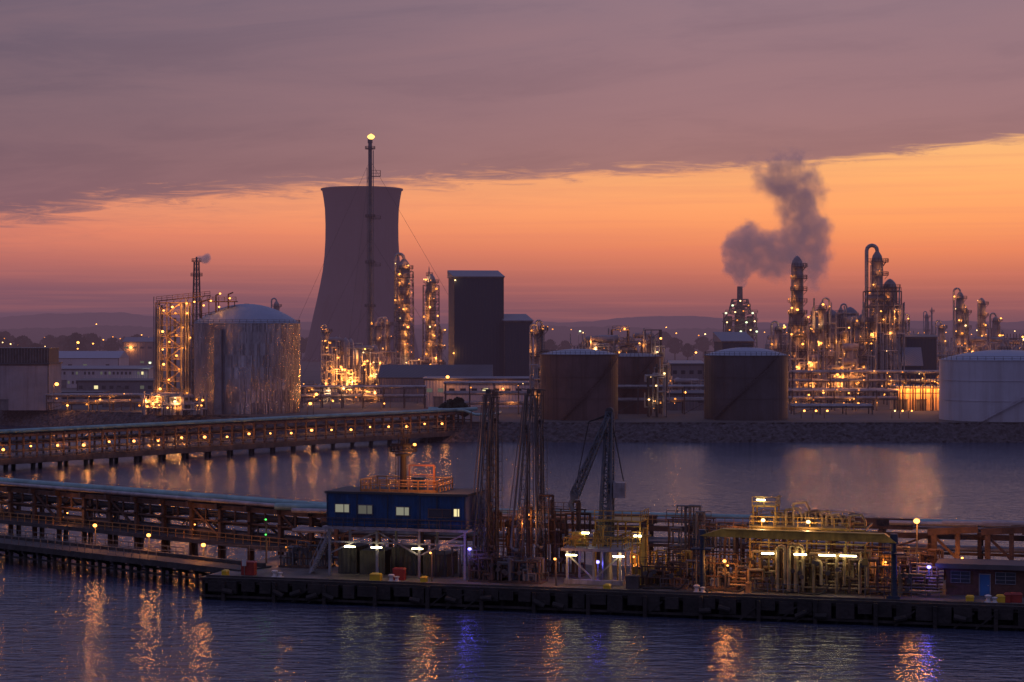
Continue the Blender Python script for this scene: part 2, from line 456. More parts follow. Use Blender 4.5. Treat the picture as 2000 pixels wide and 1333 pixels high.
# hills
def ridge(name, d, fn, m, x0, x1, step, label):
    mb = MB(); k = int((x1-x0)/step)
    for i in range(k+1):
        x = x0+(x1-x0)*i/k; top = fn(x/d*F+1000, d)
        mb.v += [(x, d-900, GZ-1), (x, d-250, GZ+(top-GZ)*0.6), (x, d, top), (x, d+900, GZ-1)]
    for i in range(k):
        for j in range(3):
            a = i*4+j; mb.f.append((a, a+4, a+5, a+1))
    single(name, mb, m, kind="structure", label=label, smooth=True)
hillm = mat("hazy wooded hillside", (0.03, 0.032, 0.03, 1), 0.9, 0, 0.3, 0.01)
def hn(x, s, seed): 
    return math.sin(x/s+seed)+0.5*math.sin(x/s*2.3+seed*2)+0.3*math.sin(x/s*5.1+seed*3)
r2 = random.Random(11)
def hfar(px, d):
    y = 632-20*math.exp(-((px-150)/260)**2)-14*math.exp(-((px-1290)/160)**2)-6*math.exp(-((px-1900)/200)**2)+hn(px, 60, 1)*2.0+r2.uniform(-.7, .7)
    return Z(y, d)
def hnear(px, d):
    y = 643-6*math.exp(-((px-250)/150)**2)-6*math.exp(-((px-1150)/120)**2)+hn(px, 23, 2)*1.4+r2.uniform(-1.3, 1.3)
    return Z(y, d)
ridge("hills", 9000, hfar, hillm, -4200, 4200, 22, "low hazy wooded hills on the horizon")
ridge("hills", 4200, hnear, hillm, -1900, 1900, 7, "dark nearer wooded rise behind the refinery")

# ------------------------------------------------------------------ distant trees
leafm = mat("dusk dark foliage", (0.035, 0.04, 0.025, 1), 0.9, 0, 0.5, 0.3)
barkm = mat("dark bark", (0.05, 0.04, 0.03, 1), 0.9, 0, 0.3, 0.5)
def treemeshes(seed):
    r = random.Random(seed); tr = MB(); cr = MB()
    tr.tube((0, 0, 0), (0.1, 0, 4), 0.45, 0.25, 7)
    for k in range(6):
        a = k*1.05+r.random(); tr.tube((0.1, 0, 3+k*.4), (2.3*math.cos(a), 2.3*math.sin(a), 5.5+k*.5), 0.18, 0.06, 5)
    for k in range(420):
        a = r.uniform(0, 6.28); u = r.random()**0.5; z = r.uniform(-1, 1)
        lump = 1+0.25*math.sin(a*3+seed)+0.2*math.sin(z*5+a)
        R = 3.6*math.sqrt(max(0, 1-z*z))*u*lump; p = Vector((R*math.cos(a), R*math.sin(a), 6.8+z*3.4))
        s = r.uniform(.35, .75); ax = Vector((r.uniform(-1, 1), r.uniform(-1, 1), r.uniform(-1, 1))).normalized()
        b2 = ax.orthogonal().normalized()*s; c2 = ax.cross(b2).normalized()*s*.8
        i = len(cr.v); cr.v += [tuple(p-b2-c2), tuple(p+b2-c2), tuple(p+b2+c2), tuple(p-b2+c2)]; cr.f.append((i, i+1, i+2, i+3))
    a = tr.mesh("trunk"); a.materials.append(barkm); b = cr.mesh("crown"); b.materials.append(leafm)
    return a, b
TM = [treemeshes(s) for s in (1, 2, 3)]
def tree(px, d, s):
    t = Thing("tree", "dark broadleaf tree standing beyond the refinery yard", "tree", (X(px, d), d, GZ), random.uniform(0, 6), "trees beyond the refinery")
    t.o.scale = (s, s, s)
    tm = random.choice(TM)
    for nm, me in (("trunk", tm[0]), ("crown", tm[1])):
        o = bpy.data.objects.new(nm, me); o.parent = t.o; link(o)
for px in list(range(0, 300, 17))+list(range(1080, 1420, 30))+list(range(560, 620, 20)):
    tree(px+random.uniform(-8, 8), random.uniform(1500, 2300), random.uniform(1.3, 2.6))
for px, d, s in ((868, 556, .5), (880, 558, .6), (895, 558, .65), (907, 559, .45)):
    tree(px, d, s)

# ------------------------------------------------------------------ cooling tower
d = 1700
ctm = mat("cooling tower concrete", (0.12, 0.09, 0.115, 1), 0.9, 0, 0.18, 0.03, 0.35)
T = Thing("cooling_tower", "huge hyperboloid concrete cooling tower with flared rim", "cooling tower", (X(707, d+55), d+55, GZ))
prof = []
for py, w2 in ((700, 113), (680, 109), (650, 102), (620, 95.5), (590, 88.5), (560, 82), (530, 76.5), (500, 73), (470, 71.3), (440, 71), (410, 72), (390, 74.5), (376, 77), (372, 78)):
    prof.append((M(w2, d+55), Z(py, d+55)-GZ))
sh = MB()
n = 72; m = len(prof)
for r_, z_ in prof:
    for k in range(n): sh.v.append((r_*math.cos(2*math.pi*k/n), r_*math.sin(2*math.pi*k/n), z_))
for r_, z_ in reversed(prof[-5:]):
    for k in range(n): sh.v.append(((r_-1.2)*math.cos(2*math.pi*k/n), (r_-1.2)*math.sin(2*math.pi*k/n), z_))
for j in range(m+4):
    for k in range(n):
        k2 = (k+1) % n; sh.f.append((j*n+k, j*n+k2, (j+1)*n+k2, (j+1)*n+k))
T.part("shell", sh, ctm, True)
lg = MB()
r0 = prof[0][0]
for k in range(36):
    a = 2*math.pi*k/36
    for da in (-.09, .09): lg.beam((r0*1.04*math.cos(a), r0*1.04*math.sin(a), 0), (r0*math.cos(a+da), r0*math.sin(a+da), prof[0][1]+.5), 1.0)
T.part("leg", lg, ctm)
T.part("rim", MB().ringplate(0, 0, prof[-1][1]-0.1, prof[-1][0]-1.4, prof[-1][0]+1.0, 1.2, 72), mat("rim concrete", (0.18, 0.13, 0.145, 1), 0.9, 0, .1, .05))

# ------------------------------------------------------------------ generic refinery builders
def pick(r):
    q = r.random()
    return SODIUMF if q < .5 else (DIM if q < .82 else (WARM if q < .90 else SODIUM))
def rsize(r): return .40+.95*r.random()**2.4
def column(px, d, top, wpx, label, seed=1, nplat=7, lamps=True, goose=True, lr=None, swell=None, name="distillation_column", cage=False, pf=None):
    r = random.Random(seed); R = M(wpx, d)/2; H = Z(top, d)-GZ
    T = Thing(name, label, "distillation column", (X(px, d), d, GZ), 0, None, pf)
    lr = (lr or 0.0006*d)*.9
    s = MB(); b = swell or 1.0
    s.revolve([(R*1.25, 0), (R*1.25, 2.5), (R, 4), (R, H*.55), (R*b, H*.58), (R*b, H*.93), (R*b*.8, H*.965), (R*b*.4, H*.99), (R*.12, H)], 0, 0, 20)
    for k in range(5): s.revolve([(R*1.03, H*(.1+.09*k)), (R*1.07, H*(.1+.09*k)+.15), (R*1.03, H*(.1+.09*k)+.3)], 0, 0, 20)
    T.part("shell", s, shellm, True)
    for k in range(nplat):
        z = H*(0.12+0.80*k/max(1, nplat-1)); a0 = r.uniform(-2.9, -2.2); a1 = a0+r.uniform(2.6, 5.0)
        pr = R*max(1, b)
        p = MB(); p.ringplate(0, 0, z, pr*.98, pr+1.4, .24, 12, a0, a1); p.ringrail(0, 0, z+.2, pr+1.35, 1.2, .13, 10, a0, a1)
        for aa in (a0+.3, (a0+a1)/2, a1-.3):
            p.beam((pr*math.cos(aa), pr*math.sin(aa), z-1.4), ((pr+1.3)*math.cos(aa), (pr+1.3)*math.sin(aa), z), .16)
        T.part("platform", p, dark)
        if lamps:
            for q in range(r.choice((0, 1, 1, 2)) if lamps == 'few' else r.choice((1, 2, 2, 3))):
                aa = r.uniform(-2.7, -0.45); T.lamp(((pr+1.45)*math.cos(aa), (pr+1.45)*math.sin(aa), z+1.9+r.uniform(-.8, .4)), lr*rsize(r), pick(r), pw=(r.uniform(500, 1300) if q == 0 else 0))
    l = MB(); pr = R*max(1, b)
    for k in range(nplat-1):
        z0 = H*(0.12+0.80*k/(nplat-1)); z1 = H*(0.12+0.80*(k+1)/(nplat-1)); aa = -1.2-.8*(k % 2)
        l.ladder(((pr+.5)*math.cos(aa), (pr+.5)*math.sin(aa), z0), ((pr+.5)*math.cos(aa), (pr+.5)*math.sin(aa), z1), .8, .14)
    T.part("ladder", l, steel)
    if cage:
        T.part("lattice", MB().lattice(R*2+3.0, R*2+2.6, 0, H*.9, max(8, nplat), .24, .15), dark)
    p = MB()
    if goose:
        x = -(pr+1.1) if goose is True else (pr+1.1); rp = max(.35, R*.25)
        pts = [(0, -.2, H*.98)]
        for k in range(7):
            a = math.pi*k/6; pts.append((x/2+(-x/2)*math.cos(a), -.2, H+abs(x)/2*math.sin(a)))
        pts += [(x, -.2, 3), (x*1.6, -.2, 2)]
        p.path(pts, rp, 8)
    for k in range(5):
        aa = r.uniform(-2.8, -.3); rr_ = pr+.4; z1 = H*r.uniform(.3, .9)
        p.path([(pr*.8*math.cos(aa), pr*.8*math.sin(aa), z1), (rr_*math.cos(aa), rr_*math.sin(aa), z1), (rr_*math.cos(aa), rr_*math.sin(aa), 1)], .2, 6)
    T.part("pipe", p, pipem, True)
    return T

def unit(px0, px1, d, top, label, seed=1, levels=4, depth=12, nl=14, vessels=3, lr=None, lm=None, name="process_unit", extra=0.0, pipes=10, pf=None):
    r = random.Random(seed); W = M(px1-px0, d); H = Z(top, d)-GZ
    T = Thing(name, label, "process plant", (X((px0+px1)/2, d), d, GZ), pf=pf)
    lr = (lr or 0.0006*d)*.9
    nx = max(2, int(W/4.5)); fr = MB(); dp = depth
    xs = [-W/2+W*k/nx for k in range(nx+1)]; hs = []
    for k in range(nx): hs.append(H*r.choice((1, .82, .66, .9, .5)))
    for i, x in enumerate(xs):
        h = max(hs[max(0, i-1)], hs[min(nx-1, i)])
        for y in (-dp/2, 0, dp/2): fr.beam((x, y, 0), (x, y, h), .34)
    lev = [H*(k+1)/levels for k in range(levels)]
    pf_ = MB()
    for i in range(nx):
        for z in lev:
            if z > hs[i]+.1: continue
            for y in (-dp/2, 0, dp/2): fr.beam((xs[i], y, z), (xs[i+1], y, z), .32)
            for x in (xs[i], xs[i+1]): fr.beam((x, -dp/2, z), (x, dp/2, z), .3)
            if r.random() < .65:
                pf_.box((xs[i]+xs[i+1])/2, 0, z+.22, xs[i+1]-xs[i]-.05, dp-.4, .12)
                pf_.rail([(xs[i], -dp/2, z+.25), (xs[i+1], -dp/2, z+.25)], 1.2, .12, 1.5)
            if r.random() < .5: fr.beam((xs[i], -dp/2, z-H/levels), (xs[i+1], -dp/2, z), .2)
            elif r.random() < .5: fr.beam((xs[i+1], -dp/2, z-H/levels), (xs[i], -dp/2, z), .2)
    T.part("steel_frame", fr, dark); T.part("platform", pf_, dark)
    for k in range(vessels*2):
        x = r.uniform(-W/2+1.5, W/2-1.5); v = MB()
        if r.random() < .5:
            R = r.uniform(1.1, 2.3); h = H*r.uniform(.4, 1.0+extra)
            v.revolve([(R*.7, 0), (R, 1), (R, h*.9), (R*.7, h*.96), (R*.1, h)], x, r.uniform(-3, 3), 16)
        else:
            z = r.choice(lev)*.98-1.5; R = r.uniform(.9, 1.6); L = r.uniform(4, 8); y = -dp/4
            v.tube((x-L/2, y, z), (x+L/2, y, z), R, R, 14); v.tube((x-L/2-.7, y, z), (x-L/2, y, z), R*.4, R, 14); v.tube((x+L/2, y, z), (x+L/2+.7, y, z), R, R*.4, 14)
        T.part("vessel", v, shellm, True)
    p = MB()
    for k in range(int(pipes*3.4)):
        x = r.uniform(-W/2, W/2); x2 = max(-W/2-1, min(W/2+1, x+r.uniform(-8, 8))); y = r.choice((-dp/2-r.uniform(.2, 1.0), r.uniform(-dp/2, dp/2))); z = r.uniform(1, H*.9); z2 = r.uniform(1, H*1.03)
        p.path([(x, y, .3), (x, y, z), (x2, y, z), (x2, y, z2)], r.uniform(.12, .34), 6)
    T.part("pipe", p, pipem, True)
    for k in range(nl):
        i = r.randrange(nx); x = r.uniform(xs[i], xs[i+1]); zz = [z for z in lev if z <= hs[i]+.1] or [lev[0]]; z = r.choice(zz)+r.uniform(-1.8, 2.4)
        mm = lm or pick(r)
        T.lamp((x, -dp/2-r.uniform(.2, 1.4), z), lr*rsize(r), mm, pw=(r.uniform(500, 1500) if k % 2 == 0 else 0), off=(0, -.4, 0))
    return T

def tank(px, wpx, d_front, top, roof, label, m, roofm, seed=1, corr=None, stair=True):
    R = M(wpx/2, d_front); R = R*(1+R/d_front); dc = d_front+R
    H = Z(top, d_front+R*.3)-GZ; HR = Z(roof, dc)-GZ
    T = Thing("storage_tank", label, "storage tank", (X(px, dc), dc, GZ))
    s = MB(); s.revolve([(R, 0), (R, H)], 0, 0, 96); T.part("wall", s, m, True)
    pr = []
    for k in range(9):
        f = k/8; pr.append((R*1.005*(1-f)+.02, H+.05+(HR-H)*(1-(1-f)**2)))
    T.part("roof", MB().revolve(pr, 0, 0, 64), roofm, True)
    rg = MB()
    for z in ([H*.33, H*.66] if not corr else [])+[H-.2]: rg.ringplate(0, 0, z, R, R+.18, .22, 64)
    T.part("stiffener_ring", rg, m)
    rl = MB(); rl.ringrail(0, 0, H, R-.15, 1.1, .1, 48)
    for k in range(0, 360, 20): rl.beam((R*.97*math.cos(math.radians(k)), R*.97*math.sin(math.radians(k)), H+.15), (.6*math.cos(math.radians(k)), .6*math.sin(math.radians(k)), HR+.05), .12)
    if not corr: rl.ringrail(0, 0, HR-.1, 1.6, 1.0, .1, 10)
    T.part("railing", rl, steel)
    if stair:
        st = MB(); r = random.Random(seed); a0 = r.uniform(-2.6, -2.0); N = 40; prev = None
        for k in range(N+1):
            a = a0+1.6*k/N; z = .3+(H-.3)*k/N; q = ((R+.6)*math.cos(a), (R+.6)*math.sin(a), z)
            st.box(q[0], q[1], z, .9, 1.0, .08, a)
            qo = ((R+1.05)*math.cos(a), (R+1.05)*math.sin(a), z+1.0)
            if prev: st.beam(prev[0], qo, .09); st.beam(prev[1], (qo[0], qo[1], z), .16)
            if k % 3 == 0: st.beam((qo[0], qo[1], z), qo, .08)
            prev = (qo, (qo[0], qo[1], z))
        T.part("staircase", st, m)
    return T, R, H, dc

# ------------------------------------------------------------------ clad tank with its stair tower
cladm = mat("ribbed silver cladding", (0.40, 0.38, 0.42, 1), 0.22, 0.94, 0.12, 0.12, 0.08, corr=('panel', 46.0, 0.5))
roofl = mat("pale domed roof", (0.21, 0.25, 0.34, 1), 0.5, 0.0, 0.12, 0.2)
T, R, H, dc = tank(482, 208, 608, 632, 594, "large silver ribbed storage tank with pale domed roof", cladm, roofl, corr=True, stair=False)
du = MB(); du.box(-6.6, -R*.93-.9, (Z(645, 608)-GZ)/2, 2.2, 1.6, Z(645, 608)-GZ); 
for z in range(2, 28, 4): du.box(-6.6, -R*.93-.9, z, 2.4, 1.8, .15)
T.part("riser_duct", du, mat("blue grey duct", (0.13, 0.155, 0.22, 1), .5, .2))
rp = MB()
for px_, tp in ((400, 585), (428, 572), (452, 570)):
    x = X(px_, dc)-X(482, dc); z1 = Z(tp, dc)-GZ
    rp.path([(x, -R*.4, H+1.5), (x, -R*.4, z1-1), (x+1.5, -R*.4, z1-.4)], .25, 6)
rp.box(X(440, dc)-X(482, dc), -R*.35, Z(590, dc)-GZ, 9, 4, .3); rp.rail([(X(412, dc)-X(482, dc), -R*.35-2, Z(589, dc)-GZ), (X(468, dc)-X(482, dc), -R*.35-2, Z(589, dc)-GZ)], 1.2, .15)
for x in (-11, -8, -5, -3): rp.beam((x, -R*.35, H), (x, -R*.35, Z(590, dc)-GZ), .25)
rp.rail([(-R*.9, -R*.35-2, H+1.5), (-R*.3, -R*.35-2, H+3.0)], 1.2, .15)
T.part("roof_platform", rp, rust)
for px_, py_ in ((430, 574), (449, 583), (412, 588), (398, 597), (428, 600), (452, 607)): T.lamp((X(px_, dc-8)-X(482, dc), -R*.35-2.3, Z(py_, dc-8)-GZ), .34, SODIUMF, pw=500)
d = 606
T = Thing("stair_tower", "steel lattice stair tower hung with lamps beside silver tank", "stair tower", (X(340, d), d, GZ), pf=.42)
fr = MB(); H2 = Z(592, d)-GZ; xa, xb = X(308, d)-X(340, d), X(374, d)-X(340, d)
nlv = 10
for x in (xa, xa/3, xb/2, xb):
    for y in (-3, 3): fr.beam((x, y, 0), (x, y, H2), .36)
for k in range(nlv+1):
    z = H2*k/nlv
    for y in (-3, 3): fr.beam((xa, y, z), (xb, y, z), .3)
    for x in (xa, xb): fr.beam((x, -3, z), (x, 3, z), .3)
    if k % 2: fr.box((xa/3+xb)/2, 0, z+.1, xb-xa/3-.4, 5.4, .15)
    if k < nlv:
        z1 = H2*(k+1)/nlv
        if k % 2: fr.beam((xa/3, -3.3, z), (xb/2, -3.3, z1), .6, .3); fr.beam((xa, -3, z1), (xa/3, -3, z), .18); fr.beam((xb/2, -3, z), (xb, -3, z1), .18)
        else: fr.beam((xb/2, -3.3, z), (xa/3, -3.3, z1), .6, .3); fr.beam((xb, -3, z), (xb/2, -3, z1), .18); fr.beam((xa, -3, z), (xa/3, -3, z1), .18)
        fr.rail([(xa, -3.2, z), (xb, -3.2, z)], 1.2, .12, 1.5)
T.part("steel_frame", fr, mat("tan painted steel", (.18, .13, .10, 1), .6, .1, .3, .5, .3))
p = MB(); r = random.Random(5)
for x in (-4.4, -3.9, 3.0, 4.2, 5.0): p.tube((x, -3.6, 0), (x, -3.6, H2*r.uniform(.75, 1.05)), .22, .22, 8)
for x in (-4, -2, 0, 2, 4): p.tube((x, 1.6, 0), (x, 1.6, H2*r.uniform(.75, 1.0)), .4, .4, 8)
p.tube((X(304, d)-X(340, d), -3, 0), (X(304, d)-X(340, d), -3, Z(580, d)-GZ), .18, .12, 8)
T.part("pipe", p, steel, True)
tr = MB()
tr.beam((xa, -2, H2+.5), (xb+6, -2, H2+2.2), .3); tr.beam((xa, -2, H2-2), (xb+6, -2, H2+1), .3)
for k in range(8): x = xa+k*2.2; tr.beam((x, -2, H2-1.6+k*.3), (x+1.1, -2, H2+.7+k*.22), .16)
tr.rail([(xa, -2.4, H2+.6), (xb+6, -2.4, H2+2.3)], 1.2, .12)
T.part("roof_bridge", tr, rust)
for i_, (px_, py_, rr_) in enumerate(((320, 607, .4), (337, 600, .45), (350, 596, .35), (365, 593, .4), (380, 590, .35), (343, 612, .4), (366, 612, .35), (318, 648, .5), (345, 655, .4), (331, 668, .4), (318, 683, .35), (357, 680, .35),
                     (345, 695, .45), (320, 712, .5), (350, 722, .4), (330, 742, .4), (313, 760, .5), (366, 768, .4), (325, 776, .5), (300, 783, .45), (345, 790, .5), (312, 792, .5), (285, 784, .5), (358, 640, .35), (372, 660, .3))):
    T.lamp((X(px_, d-3.6)-X(340, d), -3.9, Z(py_, d-3.6)-GZ), rr_*.85, (SODIUMF, SODIUM, DIM)[i_ % 3], pw=900)
unit(285, 400, 600, 765, "lit pumps and pipes at the foot of the stair tower", 17, 2, 6, 16, 2, lr=.42, pipes=14, pf=.4)
d = 760
T = Thing("vent_mast", "slim steel lattice vent mast behind the silver tank", "mast", (X(384, d), d, GZ))
T.part("lattice", MB().lattice(M(22, d), M(9, d), 0, Z(512, d)-GZ, 18, .3, .16), dark)
T.part("vent_pipe", MB().tube((0, 0, 0), (0, 0, Z(502, d)-GZ), .45, .35, 8), steel)
T.part("platform", MB().ringplate(0, 0, Z(540, d)-GZ, .4, 2.2, .2, 8).ringrail(0, 0, Z(540, d)-GZ, 2.2, 1.2, .14, 8).ringplate(0, 0, Z(512, d)-GZ, .4, 1.8, .2, 8).ringrail(0, 0, Z(512, d)-GZ, 1.8, 1.2, .14, 8), dark)

# ------------------------------------------------------------------ flare stack
d = 880
T = Thing("flare_stack", "tall guyed flare stack topped by a small gas flame", "flare stack", (X(723, d), d, GZ))
H = Z(280, d)-GZ
s = MB(); s.tube((0, 0, 0), (0, 0, H), .95, .85, 14); s.tube((0, 0, H), (0, 0, H+1.6), 1.1, 1.1, 14)
s.tube((1.4, -.4, 0), (1.4, -.4, H*.97), .2, .2, 6); s.tube((-1.3, -.4, 0), (-1.3, -.4, H*.9), .16, .16, 6)
T.part("stack", s, steel, True)
p = MB()
for py_, rr_ in ((292, 2.2), (425, 2.2), (515, 2.2), (600, 2.4)):
    z = Z(py_, d)-GZ; p.ringplate(0, 0, z, .7, rr_, .2, 10); p.ringrail(0, 0, z, rr_, 1.2, .14, 10)
for py_ in (345, 428, 520):
    z = Z(py_, d)-GZ; p.box(2.5, 0, z, 4, 1.6, .25); p.rail([(.8, -.8, z), (4.5, -.8, z), (4.5, .8, z)], 1.3 if py_ != 345 else 2.6, .16)
T.part("platform", p, dark)
T.part("ladder", MB().ladder((0, -1.2, 0), (0, -1.2, H*.97), .8, .12), steel)
g = MB()
for zf, rad in ((.93, 62), (.62, 44), (.34, 30)):
    for a in (0.35, 2.5, 4.6):
        g.tube((0, 0, H*zf), (rad*math.cos(a), rad*math.sin(a), 0), .06, .06, 4)
T.part("guy_wire", g, dark)
fl = MB(); fl.revolve([(.3, H+1.5), (1.1, H+2.0), (1.7, H+2.7), (1.3, H+3.4), (.6, H+3.8), (.05, H+4.1)], .4, 0, 14)
T.part("flame", fl, FLAME, True)

# columns near the tower
column(789, 860, 505, 24, "tall distillation column ringed by lamp lit platforms", 3, 13, lr=.5, goose=True, cage=True, pf=.9)
column(842, 870, 535, 19, "slim distillation column with vapour pipe and lit platforms", 4, 11, lr=.48, goose=False, cage=True, pf=.8)
column(838, 872, 520, 3, "thin vent pipe with small platforms", 5, 3, lamps=False, goose=False, name="vent_pipe")
column(738, 840, 628, 17, "short clad column among pipework", 6, 5, lr=.45, goose='r')
column(638, 860, 640, 10, "short slender process column", 8, 5, lr=.45)
column(860, 880, 640, 9, "short slender process column", 9, 4, lr=.45)
column(756, 880, 625, 12, "short slender process column", 10, 5, lr=.45)
unit(636, 700, 820, 655, "crowded pipework unit glowing with sodium lamps", 11, 5, 14, 40, 5, lr=.5, pf=.6)
unit(700, 770, 830, 672, "multi level steel process frame with lamps", 12, 5, 14, 32, 5, lr=.5, pf=.6)
unit(770, 866, 850, 690, "low pipework unit beneath the distillation columns", 13, 4, 14, 28, 5, lr=.48, pf=.6)
unit(590, 745, 720, 752, "low pipe rack and pumps lit by sodium lamps", 14, 2, 12, 18, 3, lr=.4, pipes=18)

# ------------------------------------------------------------------ buildings
def building(px0, px1, d, top, label, m, roofm, depth=20, rz=0, rise=2.0, wins=0, winrows=1, lit=0.3, seed=1, name="industrial_building", base=None, pitch='mono', doors=1, door_lit=False):
    W = M(px1-px0, d)/max(.5, math.cos(rz)); H = Z(top, d)-GZ; r = random.Random(seed)
    T = Thing(name, label, "building", (X((px0+px1)/2, d), d, GZ), rz)
    b = MB(); b.box(0, depth/2, H/2, W, depth, H); T.part("wall", b, m)
    rf = MB(); e = .4
    if pitch == 'mono':
        rf.quadbox([(-W/2-e, -e, H+.02), (W/2+e, -e, H+.02), (W/2+e, depth+e, H+.02), (-W/2-e, depth+e, H+.02)], [(-W/2-e, -e, H+.35), (W/2+e, -e, H+.35), (W/2+e, depth+e, H+rise), (-W/2-e, depth+e, H+rise)])
    else:
        i = len(rf.v); rf.v += [(-W/2-e, -e, H+.02), (W/2+e, -e, H+.02), (W/2+e, depth+e, H+.02), (-W/2-e, depth+e, H+.02), (-W/2-e, depth/2, H+rise), (W/2+e, depth/2, H+rise)]
        rf.f += [(3, 2, 1, 0), (0, 1, 5, 4), (2, 3, 4, 5), (0, 4, 3), (1, 2, 5)]
    T.part("roof", rf, roofm)
    fw = MB(); fw.box(-W/2+.15, -.06, H/2, .3, .12, H); fw.box(W/2-.15, -.06, H/2, .3, .12, H); fw.box(0, -.08, H-.2, W+.2, .16, .4)
    T.part("trim", fw, dark)
    for row in range(winrows):
        for k in range(wins):
            if r.random() < .15: continue
            wmb_ = MB(); wx = -W/2+W*(k+.5)/wins; wz = H*(row+.6)/max(1, winrows)
            wmb_.box(wx, -.03, wz, W/wins*.5, .1, min(1.3, H/winrows*.36))
            T.part("window", wmb_, (WINB if r.random() < .25 else WIND) if r.random() < lit else glassd)
    for k in range(doors):
        dm = MB(); dx = -W/2+W*(k+.3)/(doors+.3); dm.box(dx, -.04, 1.7, 3.2, .1, 3.4); dm.box(dx, -.12, 3.5, 3.6, .2, .2)
        T.part("door", dm, WINL if door_lit else steel)
    return T
towm = mat("dark blue grey cladding", (0.018, 0.032, 0.062, 1), .65, .1, .12, .05, .1, corr=('lin', 5, .25))
towl = mat("mid grey roof sheeting", (0.13, 0.14, 0.19, 1), .5, .1, .1, .1, corr=('lin', 5, .2))
T = building(887, 984, 760, 542, "tall windowless dark clad industrial tower building", towm, towl, 18, .15, 3.2, 0, 1, doors=1)
T.lamp((-9.2, -.6, Z(548, 760)-GZ), .3, WARM, pw=150); T.lamp((-9.8, -.6, Z(690, 760)-GZ), .3)
T = building(985, 1040, 758, 628, "lower windowless dark clad block beside the tower building", towm, towl, 18, .15, 3.0, 0, 1, doors=1)
shed = mat("ribbed mauve shed cladding", (0.17, 0.15, 0.175, 1), .6, .1, .15, .1, .3, corr=('lin', 6, .4))
shedw = mat("ribbed pale shed cladding", (0.44, 0.40, 0.44, 1), .55, .1, .12, .1, .2, corr=('lin', 6, .4))
droof = mat("dark sheet roof", (0.06, 0.064, 0.085, 1), .6, .1, .2, .1, corr=('lin', 4, .2))
T = building(740, 960, 720, 738, "dark low pitched industrial shed", shed, droof, 26, 0, 4.5, 0, 1, pitch='gable')
T = building(828, 1046, 668, 741, "pale ribbed shed with flat roof by the tanks", shedw, towl, 16, 0, .6, 10, 1, .15, seed=4, doors=2)
T.lamp((X(874, 664)-X(937, 668), -2.5, Z(737, 664)-GZ), .6, SODIUM, pw=2500)
T.lamp((X(982, 664)-X(937, 668), -1.2, Z(760, 664)-GZ), .3)
building(-20, 95, 640, 712, "pale grey windowless block at the water's edge", mat("pale grey render", (0.30, 0.27, 0.30, 1), .8, 0, .15, .2, .35), droof, 18, 0, .5, 0, 1, doors=1, seed=3)
lv = Thing("plant_room", "dark louvred plant room on top of the pale block", "building", (X(38, 641), 641, Z(710, 640)))
hL = Z(681, 641)-Z(710, 640); WL = M(112, 641)
lv.part("wall", MB().box(0, 8, hL/2, WL, 14, hL), dark); lo = MB()
for k in range(20): lo.box(-WL/2+WL*(k+.5)/20, .9, hL/2, .25, .2, hL*.95)
lo.box(0, 8, hL+.1, WL+.4, 14.6, .25); lv.part("louvre", lo, steel)
building(98, 290, 900, 722, "long low office building with lit windows", shedw, towl, 14, 0, 1.5, 24, 2, .3, seed=6, doors=2)
building(100, 232, 1150, 700, "pale arched roof warehouse beyond the yard", shedw, roofl, 30, 0, 4, 9, 1, .2, seed=7, doors=2, pitch='gable')
building(150, 300, 780, 745, "low dark works building", shed, droof, 14, 0, .8, 10, 1, .2, seed=8, doors=2)
building(240, 300, 1300, 668, "distant hazy factory block", shed, towl, 20, 0, 3, 4, 2, .1, seed=9, doors=1, pitch='gable')
building(100, 200, 690, 768, "single storey brown store near the embankment", rust, droof, 10, 0, .5, 6, 1, .2, seed=10, doors=2)
building(200, 292, 668, 775, "low grey workshop near the embankment", shed, droof, 8, 0, .5, 8, 1, .3, seed=20, doors=2)
building(1410, 1472, 800, 668, "dark plant building with sloping roof", towm, towl, 16, .1, 4, 0, 1, doors=1)
building(1310, 1375, 700, 712, "grey flat roofed building between tanks", shed, towl, 14, 0, 1.2, 4, 2, .1, seed=12)
building(1697, 1800, 760, 715, "dark shed with broad pitched roof", towm, towl, 20, -.12, 7, 0, 1, doors=1, pitch='gable')
building(1770, 1829, 775, 660, "tall dark clad block behind the shed", towm, droof, 14, -.1, 1.2, 0, 1, doors=0)
building(1290, 1380, 640, 770, "small grey store beside the round tanks", shed, droof, 10, 0, 1, 4, 1, .1, seed=15)
T = building(1752, 1836, 640, 757, "floodlit loading bay with open front glowing orange", mat("pale bay cladding", (0.62, 0.42, 0.25, 1), .6, 0, .2, .4, .3, corr=('lin', 5, .5)), towl, 12, 0, .5, 0, 1, doors=2, name="loading_bay")
for k in range(6): T.lamp((-6.2+k*2.5, -1.6, 7.6-.8*(k % 2)), .3, SODIUMF, pw=5200)
bb = MB()
for k in range(9): bb.beam((-6.6+k*1.65, -3.2, 0), (-6.6+k*1.65, -3.2, 11.5), .3)
bb.beam((-6.8, -3.2, 11.5), (6.8, -3.2, 11.5), .4); bb.beam((-6.8, -3.2, 5.6), (6.8, -3.2, 5.6), .3)
for k in range(4): bb.tube((-5.5+k*3.2, -2.6, 0), (-5.5+k*3.2, -2.6, 8.5), .3, .3, 8)
T.part("canopy_frame", bb, rust)

